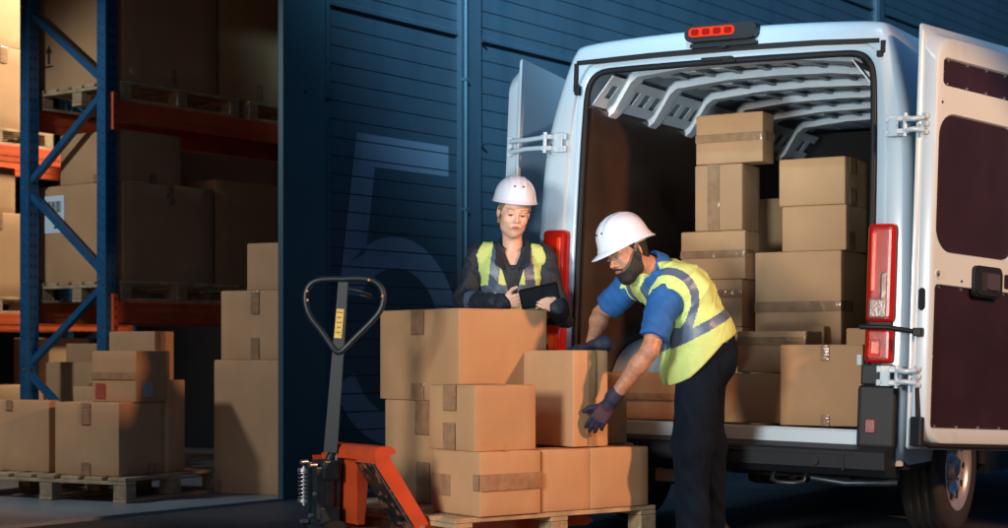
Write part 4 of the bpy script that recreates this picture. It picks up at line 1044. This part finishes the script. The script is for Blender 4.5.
# ================================================================== MAN
mbase = (.97, 8.12, 0)
pel = V3(.950, 8.13, .93); wst = V3(.935, 8.13, 1.02); chs = V3(.845, 8.13, 1.205); nkb = V3(.725, 8.11, 1.345)
S_m = nrm((.36, -.92, -.14))
shN = px(665, 299, 7.97); shF = px(631, 284, 8.33)
elN = px(650, 350, 7.88); wrN = px(611, 401, 7.96)
elF = px(601, 314, 8.46); wrF = px(592, 341, 8.28)
Fm = nrm((-.80, -.50, -.36)); HC = px(627, 253, 8.03); frm = frame(Fm, (-.30, .0, 1))
def torso_m(P, o=0):
    d = ecap(P, pel, wst, S_m, .165 + o, .160 + o, .125 + o, .120 + o)
    d = smin(d, ecap(P, wst, chs, S_m, .155 + o, .185 + o, .120 + o, .130 + o), .05)
    up = (shN + shF) / 2 * .5 + nkb * .5
    d = smin(d, ecap(P, chs, up, S_m, .175 + o, .13 + o, .125 + o, .085 + o), .06)
    for sp in (shN, shF): d = smin(d, cap(P, (chs + nkb) / 2 + (sp - (shN + shF) / 2) * .45, sp, .085 + o, .062 + o), .05)
    return d
mb = MB()
head_mesh(mb, HC, frm, False, nkb + V3(0, 0, -.02), .058, 0, 1, 2, 3, .8)
for a_, e_, w_ in ((shN, elN, wrN), (shF, elF, wrF)):
    f = lambda P: smin(smin(cap(P, a_, e_, .055, .042), cap(P, e_ + (w_ - e_) * .02, e_ + (w_ - e_) * .30, .041, .044), .02), smin(cap(P, e_ + (w_ - e_) * .25, w_, .043, .027), cap(P, w_, w_ + (w_ - e_) * .10, .027, .026), .01), .02)
    mn = np.minimum(np.minimum(a_, e_), w_) - .09; mx = np.maximum(np.maximum(a_, e_), w_) + .09
    mb.add(nets(f, mn, mx, .005), 0)
legsN = [V3(.925, 8.05, .92), V3(.885, 8.01, .50), V3(.895, 8.06, .09)]; legsF = [V3(.975, 8.21, .92), V3(.985, 8.19, .50), V3(1.0, 8.21, .09)]
mb.add(nets(lambda P: smin(torso_m(P, -.03), np.minimum(chain(P, legsN, [.07, .045, .035]), chain(P, legsF, [.07, .045, .035])), .03), (.5, 7.8, 0), (1.25, 8.45, 1.45), .014), 0)
man = mb.build('person', [M['skinm'], M['lipsm'], M['eyew'], M['iris'], M['stubble']], None, mbase)
tag(man, 'bearded man in white helmet and yellow vest over blue polo bending to grip a carton', 'person')
# trousers
def trous(P):
    f1 = cap(P, legsN[0], legsN[1], .110, .088); f1 = smin(f1, cap(P, legsN[1], legsN[2] + V3(0, 0, -.03), .088, .080), .04)
    f2 = cap(P, legsF[0], legsF[1], .098, .078); f2 = smin(f2, cap(P, legsF[1], legsF[2] + V3(0, 0, -.03), .078, .074), .04)
    d = smin(f1, f2, .025); d = smin(d, ecap(P, pel + V3(0, 0, -.04), pel + V3(-.01, 0, .07), S_m, .165, .160, .135, .132), .06)
    d = smin(d, ell(P, (1.02, 8.14, .93), (.10, .14, .12)), .05)
    d = d + wr(P, 14, .007, (1, 1, .45)) - .008 * (1 - np.abs(np.sin(P[..., 0] * 16 + P[..., 1] * 13 + P[..., 2] * 9 + 1.5 * np.sin(P[..., 2] * 5)))) ** 4 + .004 * np.sin(P[..., 2] * 60 + P[..., 0] * 70) * np.clip((.75 - P[..., 2]), 0, .5)
    return smax(d, .075 - P[..., 2], .01)
MB().add(nets(trous, (.74, 7.85, .04), (1.25, 8.42, 1.08), .008)).build('trousers', M['trouser'], man, mbase)
def shoe(P, c, d):
    d = nrm(d); fr = np.array([np.cross(d, V3(0, 0, 1)), d, V3(0, 0, 1)]); Q = (P - c) @ fr.T
    e = smin(ell(Q, (0, .05, .045), (.05, .15, .055)), ell(Q, (0, -.03, .07), (.045, .06, .07)), .03)
    return smax(e, -Q[..., 2] + .002, .004)
for c_, dd in ((legsN[2], (-1, -.35, 0)), (legsF[2], (-1, -.1, 0))):
    c0 = V3(c_[0], c_[1], 0); MB().add(nets(lambda P: shoe(P, c0, dd), c0 + V3(-.28, -.2, -.01), c0 + V3(.15, .15, .18), .008)).build('shoe', M['shoe'], man, mbase)
# polo shirt
def polo(P):
    d = torso_m(P, .004)
    for s_, e_ in ((shN, elN), (shF, elF)):
        q_ = s_ + (e_ - s_) * .72; d = smin(d, cap(P, s_, q_, .080, .070), .03)
        ax = nrm(e_ - s_); tt = (P - q_) @ ax; ra = np.linalg.norm(P - q_ - tt[..., None] * ax, axis=-1); d = np.where((ra < .12) & (tt > -.02) & (tt < .2), smax(d, tt - .012, .006), d)
    nd = nrm(HC - nkb); tn = (P - nkb) @ nd; rn = np.linalg.norm(P - nkb - tn[..., None] * nd, axis=-1); d = np.where((rn < .10) & (tn > 0), smax(d, tn - .015, .01), d)
    col = np.abs(cap(P, nkb + nd * -.01, nkb + nd * .035, .072, .066)) - .006
    col = smax(smax(col, (P - nkb) @ nd - .045, .004), -((P - nkb) @ nd) - .03, .004)
    return smin(d + wr(P, 24, .005) - .004 * (1 - np.abs(np.sin(P[..., 0] * 50 + P[..., 2] * 42 + 1.6 * np.sin(P[..., 1] * 20)))) ** 3, col, .006)
MB().add(nets(polo, (.42, 7.75, .80), (1.25, 8.6, 1.50), .0065)).build('polo_shirt', M['polo'], man, mbase)
# vest with reflective bands
spd = nrm(nkb - pel); Nf = np.cross(S_m, spd)
def vest(P):
    d = torso_m(P, .018) + wr(P, 17, .005) - .006 * (1 - np.abs(np.sin(((P - pel) @ spd) * 34 + 2.2 * np.sin(P[..., 0] * 9 + P[..., 1] * 7) + ((P - pel) @ Nf) * 22))) ** 3
    d = smin(d, ecap(P, pel + V3(-.02, 0, -.07), wst, S_m, .222, .185, .178, .150), .05)
    d = smin(d, cap(P, legsN[0] + V3(.01, 0, .12), legsN[0] + V3(.01, 0, -.12), .125, .138), .04)
    for s_, e_ in ((shN, elN), (shF, elF)):
        c_ = s_ + (e_ - s_) * .12 + (s_ - (shN + shF) / 2) * .10
        d = smax(d, -cap(P, c_, s_ + (e_ - s_) * .75, .088, .092), .008)
    nd = nrm(HC - nkb); d = smax(d, -cap(P, nkb - nd * .02, nkb + nd * .3, .072, .09), .01); 
    low = (P - pel) @ spd - .005 + .055 * np.clip((P - pel) @ Nf * 6, -.2, 1)
    d = smax(d, -low, .01)
    # open front
    fr_ = (P - pel) @ Nf; sd = (P - pel) @ S_m
    return smax(d, -smax(np.abs(sd + .02) - .035, -fr_ + .02, .01), .01)
def vmat(c):
    t = ((c - pel) @ spd) / np.linalg.norm(nkb - pel); s_ = (c - pel) @ S_m; mid = (shN + shF) / 2; s2 = (c - mid) @ S_m
    m = np.zeros(len(c)); m[(t > .215) & (t < .315)] = 1; ra = cap(c, shN + S_m * .02, shN + (elN - shN) * 1.0 + S_m * .02, 0, 0); m[(ra > .114) & (ra < .152) & (t > .30)] = 1; m[(np.abs(s2 + .10) < .026) & (t > .33)] = 1
    return m
vo = MB().add(nets(vest, (.5, 7.75, .72), (1.28, 8.5, 1.48), .0055), vmat).build('vest', [M['lime'], M['reflect']], man, mbase); vo['label'] = 'yellow high visibility vest with grey reflective bands'
# beard and hair
def beard_f(Q):
    d = head_sdf(Q, False) - .0050 - .0015 * np.sin(Q[..., 0] * 900) * np.sin(Q[..., 2] * 800)
    zl = -.052 + np.clip((.052 - Q[..., 1]) * .95, -.02, .065) + .0025 * np.sin(Q[..., 1] * 500) * np.sin(Q[..., 0] * 430)
    d = smax(d, Q[..., 2] - zl, .006); d = smax(d, -(Q[..., 1] + .012), .006)
    d = smax(d, -cap(Q, (-.019, .103, -.0655), (.019, .103, -.0655), .0095, .0095), .004)
    ch = ell(Q, (0, .052, -.112), (.042, .032, .030)); d = smin(d, ch, .015)
    mus = cap(Q, (0, .0985, -.050), (.028, .082, -.062), .006, .006); mus = np.minimum(mus, cap(Q, (0, .0985, -.050), (-.028, .082, -.062), .006, .006))
    return smin(d, mus, .004)
mb = MB(); wire(mb, nets(beard_f, (-.1, -.06, -.17), (.1, .13, .06), .003), HC, frm, 0)
bo = mb.build('beard', M['beard'], man, mbase)
def hair_f(Q):
    d = smin(ell(Q, (0, -.012, .032), (.080, .101, .089)), cap(Q, (0, -.04, -.02), (0, -.05, -.06), .058, .055), .03)
    fr_ = Q[..., 1] - (.035 - np.clip(.045 - Q[..., 2], 0, .2) * .62); return smax(smax(d, fr_, .008), -(Q[..., 2] + .065), .01)
def brows(Q, t=.0036, zz=.021): return np.minimum(*[chain(Q, [(s * .050, .0745, zz - .002), (s * .034, .0875, zz + .004), (s * .016, .0925, zz - .001)], [t * .7, t, t]) for s in (-1, 1)])
mb = MB(); wire(mb, nets(hair_f, (-.1, -.13, -.09), (.1, .06, .14), .004), HC, frm, 0); wire(mb, nets(brows, (-.07, .05, 0), (.07, .11, .04), .002), HC, frm, 0)
mb.build('hair', M['beard'], man, mbase)
helmet(HC + frm[2] * .022, frm, man, mbase)
# gloves: near hand grips the lower edge, far hand lies on top of the carton
def glove_fn(parts):
    return lambda Q: smin(hand_sdf(Q, parts, .0022), smin(cap(Q, (0, -.055, 0), (0, .0, 0), .034, .030), np.abs(cap(Q, (0, -.06, 0), (0, -.035, 0), .037, .036)) - .004, .006), .01)
c1 = [(.30, .35, .25), (.30, .38, .28), (.36, .42, .3), (.45, .45, .3)]
pn = hand_parts(c1, 1.0, .0022, (.35, -.3))
Yn = nrm(px(583, 443, 7.99) - wrN); hn = hframe(Yn, (-.15, -1, .1))
def gm(c): return np.where((c[:, 2] > .008) & (c[:, 1] < .085) & (c[:, 1] > .01), 1, 0)
v_, q_ = nets(glove_fn(pn), (-.075, -.085, -.10), (.11, .20, .05), .0030); mi_ = gm(v_[q_].mean(1))
mb = MB(); mb.v.append(wrN + Yn * .02 + v_ @ hn); mb.f.append(q_); mb.m.append(mi_); mb.n = len(v_)
g1 = mb.build('glove', [M['glove'], M['glovep']], man, mbase)
c2 = [(.10, .25, .2), (.08, .22, .2), (.10, .25, .2), (.15, .3, .2)]
pf = hand_parts(c2, 1.0, .0022, (.3, -.2))
Yf = nrm(V3(-1, -.10, -.16)); hf = hframe(Yf, (-.1, -.1, 1)); hf = mirror_x(hf)
v_, q_ = nets(glove_fn(pf), (-.075, -.085, -.10), (.11, .20, .05), .0030); mi_ = gm(v_[q_].mean(1))
mb = MB(); mb.v.append(V3(wrF[0] + .005, wrF[1] - .03, .972) + v_ @ hf); mb.f.append(q_[:, ::-1]); mb.m.append(mi_); mb.n = len(v_)
g2 = mb.build('glove', [M['glove'], M['glovep']], man, mbase)

# ================================================================== WOMAN
wb = (.05, 8.84, 0)
HW = px(514, 212, 8.74); Fw = nrm((.17, -.94, -.26)); frw = frame(Fw, (.08, 0, 1))
nk = V3(.045, 8.81, 1.462); pw = V3(.04, 8.86, .98); ww = V3(.04, 8.85, 1.12); cw = V3(.035, 8.84, 1.36)
Sw = nrm((1, .10, 0)); sL = px(480, 257, 8.84); sR = px(543, 259, 8.84)       # picture left / right shoulder
eL = px(464, 301, 8.80); wL = px(502, 303, 8.46); eR = px(560, 312, 8.78); wR = px(558, 307, 8.46)
def torso_w(P, o=0):
    d = ecap(P, pw, ww, Sw, .165 + o, .135 + o, .115 + o, .10 + o)
    d = smin(d, ecap(P, ww, cw, Sw, .120 + o, .148 + o, .095 + o, .108 + o), .05)
    d = smin(d, ecap(P, cw, nk, Sw, .145 + o, .06 + o, .105 + o, .06 + o), .05)
    for sp in (sL, sR): d = smin(d, cap(P, nk + (sp - nk) * .35 + V3(0, 0, -.035), sp, .06 + o, .055 + o), .045)
    return d
lw1 = [V3(-.05, 8.86, .95), V3(-.06, 8.84, .5), V3(-.07, 8.86, .08)]; lw2 = [V3(.13, 8.86, .95), V3(.14, 8.84, .5), V3(.15, 8.86, .08)]
mb = MB(); head_mesh(mb, HW, frw, True, nk, .047, 0, 1, 2, 3, .8)
mb.add(nets(lambda P: smin(np.minimum(torso_w(P, -.03), smax(torso_w(P, -.010), 1.30 - P[..., 2], .01)), np.minimum(chain(P, lw1, [.07, .045, .035]), chain(P, lw2, [.07, .045, .035])), .03), (-.35, 8.6, 0), (.45, 9.1, 1.55), .014), 0)
curlw = [(.2, .35, .25), (.25, .4, .3), (.3, .5, .3), (.35, .55, .3)]
pwp = hand_parts(curlw, .8, 0, (.1, .1))
for e_, w_, Yd, Zd, mir in ((eL, wL, (1, -.20, .16), (-.1, -.85, -.35), True), (eR, wR, (-.85, -.15, .30), (.15, -.9, -.3), False)):
    mb.add(nets(lambda P: cap(P, e_, w_, .035, .024), np.minimum(e_, w_) - .06, np.maximum(e_, w_) + .06, .006), 0)
    fr_ = hframe(Yd, Zd)
    if mir: fr_ = mirror_x(fr_)
    v_, q_ = nets(lambda Q: smin(hand_sdf(Q * 1.12, pwp) / 1.12, cap(Q, (0, -.008, 0), (0, .0, 0), .023, .024), .01), (-.07, -.06, -.09), (.09, .17, .04), .0027)
    wire(mb, (v_, q_), w_, fr_, 0, flip=mir)
wo = mb.build('person', [M['skin'], M['lips'], M['eyew'], M['iris'], M['brow'], M['lid']], None, wb)
tag(wo, 'woman in white helmet and yellow vest over navy jacket looking at a tablet', 'person')
def trw(P):
    d = smin(chain(P, lw1, [.095, .07, .062]), chain(P, lw2, [.095, .07, .062]), .03); d = smin(d, ecap(P, pw + V3(0, 0, -.05), pw + V3(0, 0, .06), Sw, .17, .16, .125, .115), .05)
    return d + wr(P, 14, .004)
MB().add(nets(trw, (-.3, 8.6, .05), (.4, 9.12, 1.1), .010)).build('trousers', M['trouser'], wo, wb)
for c_ in (lw1[2], lw2[2]):
    c0 = V3(c_[0], c_[1], 0); MB().add(nets(lambda P: shoe(P, c0, (.05, -1, 0)), c0 + V3(-.12, -.26, -.01), c0 + V3(.12, .14, .18), .008)).build('shoe', M['shoe'], wo, wb)
def jack(P):
    d = torso_w(P, .014)
    for s_, e_, w_ in ((sL, eL, wL), (sR, eR, wR)):
        d = smin(d, cap(P, s_, e_, .060, .054), .03); a_ = smin(cap(P, e_, e_ + (w_ - e_) * .85, .056, .045), cap(P, e_ + (w_ - e_) * .8, e_ + (w_ - e_) * 1.02, .044, .041), .01); d = smin(d, a_, .02)
    d = d + wr(P, 24, .0055) - .006 * (1 - np.abs(np.sin(P[..., 0] * 38 + P[..., 2] * 30 + 1.8 * np.sin(P[..., 1] * 18 + P[..., 0] * 9)))) ** 3
    nd = nrm(HW - nk); wz = np.abs(P[..., 0] - .046) - (.004 + np.clip(P[..., 2] - 1.365, 0, .2) * .36); d = smax(d, -smax(wz, smax(P[..., 1] - 8.82, 1.362 - P[..., 2], .004), .004), .005)
    d = smax(d, -smin(cap(P, nk + V3(0, -.02, .0), nk + nd * .3, .062, .085), cap(P, nk + V3(.005, -.135, -.125), nk + V3(.0, -.07, .03), .010, .056), .02), .008)
    col = np.abs(cap(P, nk + V3(0, 0, -.01), nk + nd * .055 + V3(0, .01, 0), .072, .080)) - .007
    col = smax(col, -cap(P, nk + V3(.005, -.14, -.10), nk + V3(.005, -.13, .09), .04, .075), .006)
    col = smax(smax(col, (P - nk) @ nd - .045 + (P[..., 1] - nk[1]) * -.15, .004), -((P - nk) @ nd) - .035, .004)
    d = smin(d, col, .010); wz2 = np.abs(P[..., 0] - .046) - (.006 + np.clip(P[..., 2] - 1.365, 0, .085) * .42); d = smax(d, -smax(wz2, smax(P[..., 1] - 8.80, 1.362 - P[..., 2], .004), .004), .004)
    for s in (-1, 1):     # lapels
        d = smin(d, ecap(P, nk + V3(s * .062, -.050, .012), nk + V3(s * .066, -.128, -.085), (s * .75, -.5, .35), .030, .036, .008, .007), .005)
    return smax(d, .93 - P[..., 2], .01)
def jmat(c):
    r = np.zeros(len(c)); 
    for e_, w_ in ((eL, wL),):
        ax = nrm(w_ - e_); u = (c - e_) @ ax; near = np.linalg.norm(c - e_ - u[:, None] * ax, axis=1) < .075; r[near & (u > .09) & (u < .145)] = 1
    return r
MB().add(nets(jack, (-.36, 8.38, .92), (.46, 9.1, 1.66), .0055), jmat).build('jacket', [M['jacket'], M['reflect']], wo, wb)
shirt = lambda P: smax(torso_w(P, .004), P[..., 2] - 1.388 + 0 * P[..., 1], .01)
MB().add(nets(shirt, (-.3, 8.6, 1.2), (.4, 9.05, 1.56), .008)).build('shirt', M['jacket'], wo, wb)
def vestw(P):
    d = torso_w(P, .024) + wr(P, 20, .004) - .004 * (1 - np.abs(np.sin(P[..., 2] * 40 + P[..., 0] * 22 + 1.8 * np.sin(P[..., 0] * 18)))) ** 3
    for s_, e_ in ((sL, eL), (sR, eR)):
        c_ = s_ + (s_ - nk) * np.array([.22, .1, .0]); d = smax(d, -cap(P, c_ + V3(0, 0, .02), e_ + (s_ - nk) * .10, .075, .085), .008)
    x_ = P[..., 0] - .045; z_ = P[..., 2]
    wid = .030 + np.clip((z_ - 1.28) * .30, -.03, .2)
    d = smax(d, -smax(np.abs(x_) - wid, P[..., 1] - 8.86, .008), .008)
    d = smax(d, -cap(P, nk + V3(0, 0, -.02), nk + V3(0, 0, .3), .085, .10), .008)
    return smax(d, .98 - P[..., 2], .01)
def vmw(c):
    x = c[:, 0] - .04; z = c[:, 2]; m = np.zeros(len(c)); m[np.abs(np.abs(x) - .095 + (z > 1.3) * (z - 1.3) * .12) < .026] = 1; m[(z > 1.235) & (z < 1.285)] = 1; m[(z > 1.05) & (z < 1.10)] = 1
    return m
vv = MB().add(nets(vestw, (-.3, 8.6, .95), (.4, 9.05, 1.56), .005), vmw).build('vest', [M['lime'], M['reflect']], wo, wb); vv['label'] = 'yellow high visibility vest worn open over the jacket'
def hairw(Q):
    d = ell(Q, (0, -.014, .030), (.079, .102, .087)); d = smax(d, Q[..., 1] - (.050 - np.clip(.06 - Q[..., 2], 0, .3) * .5), .01)
    for s in (-1, 1): d = smin(d, chain(Q, [(s * .066, .044, .048), (s * .072, .022, .022), (s * .070, -.02, .0), (s * .060, -.045, -.06)], [.007, .008, .010, .014]), .015)
    d = smin(d, chain(Q, [(0, -.10, .0), (-.01, -.115, -.05), (-.02, -.10, -.14)], [.030, .028, .014]), .02)
    return smax(d + .0015 * np.sin(Q[..., 0] * 500 + Q[..., 2] * 90), Q[..., 2] - .10, .01)
mb = MB(); wire(mb, nets(hairw, (-.11, -.16, -.17), (.11, .08, .13), .0035), HW, frw, 0)
mb.build('hair', M['hair'], wo, wb)
helmet(HW + frw[2] * .034 - frw[1] * .006, frame(nrm((.14, -.97, -.12)), (.06, 0, 1)), wo, wb, None, .45, .975)
# tablet
tc = px(539.5, 296, 8.42); wv = nrm((.185, .0, .042)); hv = nrm((.0, -.80, .60)); hv = nrm(hv - wv * (hv @ wv)); nn = np.cross(wv, hv)
mt = Matrix(((wv[0], hv[0], nn[0], tc[0]), (wv[1], hv[1], nn[1], tc[1]), (wv[2], hv[2], nn[2], tc[2]), (0, 0, 0, 1)))
b = B(); b.prism(rrect(-.098, .098, -.078, .078, .012, 5), 'z', -.0045, .0035); tb = b.build('tablet', M['glass']); tb.matrix_world = mt
tag(tb, 'thin black tablet held by the woman above the biggest carton', 'tablet')
b = B(); b.prism(rrect(-.090, .090, -.070, .070, .004, 2), 'z', .0036, .0042); b.build('screen', mat('dim_screen', (.02, .03, .04), .1), tb)
b = B(); b.cyl((.078, .060, -.0046), (.078, .060, -.0062), .006, n=14); b.build('camera_lens', M['hole'], tb)
SKY = .12; EXPO = 0.12
LAMPS = [
 (('SUN', 'sun', (-5, -6, 8), (-5 + 6.0, -6 + 8.0, 8 - 5.0), 0.40, (.62, .82, 1.0)), dict(angle=R(12))),
 (('SPOT', 'warm_yard_floodlight', (5.0, 4.5, 3.2), (1.4, 8.2, .75), 1400, (1.0, .49, .25)), dict(spot_size=R(35), spot_blend=.15, shadow_soft_size=.16)),
 (('SPOT', 'cool_yard_floodlight', (-3.7, 1.8, 2.1), (1.4, 8.3, 1.35), 1380, (1.0, .95, .87)), dict(spot_size=R(43), spot_blend=.6, shadow_soft_size=.75)),
 (('SPOT', 'added_low_fill', (-.6, 1.6, .5), (.85, 9.0, 2.1), 1150, (.72, .90, 1.0)), dict(spot_size=R(19), spot_blend=.6, shadow_soft_size=.35)),  # added fill spot, no known source: brightens the van ceiling and left door
 (('SPOT', 'added_wall_wash', (-1.0, 1.0, 7.5), (2.9, 13.0, 5.4), 24000, (.42, .74, 1.0)), dict(spot_size=R(49), spot_blend=.65, shadow_soft_size=.3)),  # added wall wash, no known source: its cone edge fades the upper cladding
 (('SPOT', 'warehouse_aisle_lamp', tuple(W(3.1, 3.3, 5.6)), tuple(W(.9, 5.4, 1.9)), 1450, (1.0, .88, .70)), dict(spot_size=R(62), spot_blend=.4, shadow_soft_size=.4)),
 (('SPOT', 'doorway_lamp', tuple(W(-3.6, 1.7, 3.6)), tuple(W(.3, 1.2, 1.1)), 290, (.86, .94, 1.0)), dict(spot_size=R(70), spot_blend=.5, shadow_soft_size=.15)),
]
# ------------------------------------------------------------------ light, camera
w = bpy.data.worlds.new("World"); scene.world = w; w.use_nodes = True; nt = w.node_tree
bg = nt.nodes['Background']; sky = nt.nodes.new('ShaderNodeTexSky'); sky.sky_type = 'NISHITA'; sky.sun_disc = False
sky.sun_elevation = R(3); sky.sun_rotation = R(200); sky.air_density = 1.0; sky.ozone_density = 5.0
nt.links.new(sky.outputs['Color'], bg.inputs['Color']); bg.inputs['Strength'].default_value = SKY
def lamp(kind, name, loc, tgt, energy, col, **k):
    l = bpy.data.lights.new(name, kind); l.energy = energy; l.color = col
    for a_, v in k.items(): setattr(l, a_, v)
    o = bpy.data.objects.new(name, l); COL.objects.link(o); o.location = loc
    o.rotation_euler = (Vector(tgt) - Vector(loc)).to_track_quat('-Z', 'Y').to_euler(); return o
for args in LAMPS: lamp(*args[0], **args[1])
cam = bpy.data.cameras.new('camera'); co = bpy.data.objects.new('camera', cam); COL.objects.link(co)
co.location = (0, 0, CH); co.rotation_euler = (R(90), 0, 0)
cam.sensor_width = 36; cam.lens = F / 1008 * 36; cam.shift_x = 0; cam.shift_y = (HY - 264) / 1008
cam.clip_end = 500; cam.dof.use_dof = True; cam.dof.focus_distance = 8.3; cam.dof.aperture_fstop = 2.8
scene.camera = co
scene.view_settings.view_transform = 'Standard'; scene.view_settings.look = 'None'; scene.view_settings.exposure = EXPO; scene.view_settings.gamma = 1
scene.cycles.use_denoising = True
try: scene.cycles.denoiser = 'OPENIMAGEDENOISE'
except Exception: pass
scene.cycles.max_bounces = 8; scene.cycles.sample_clamp_indirect = 4
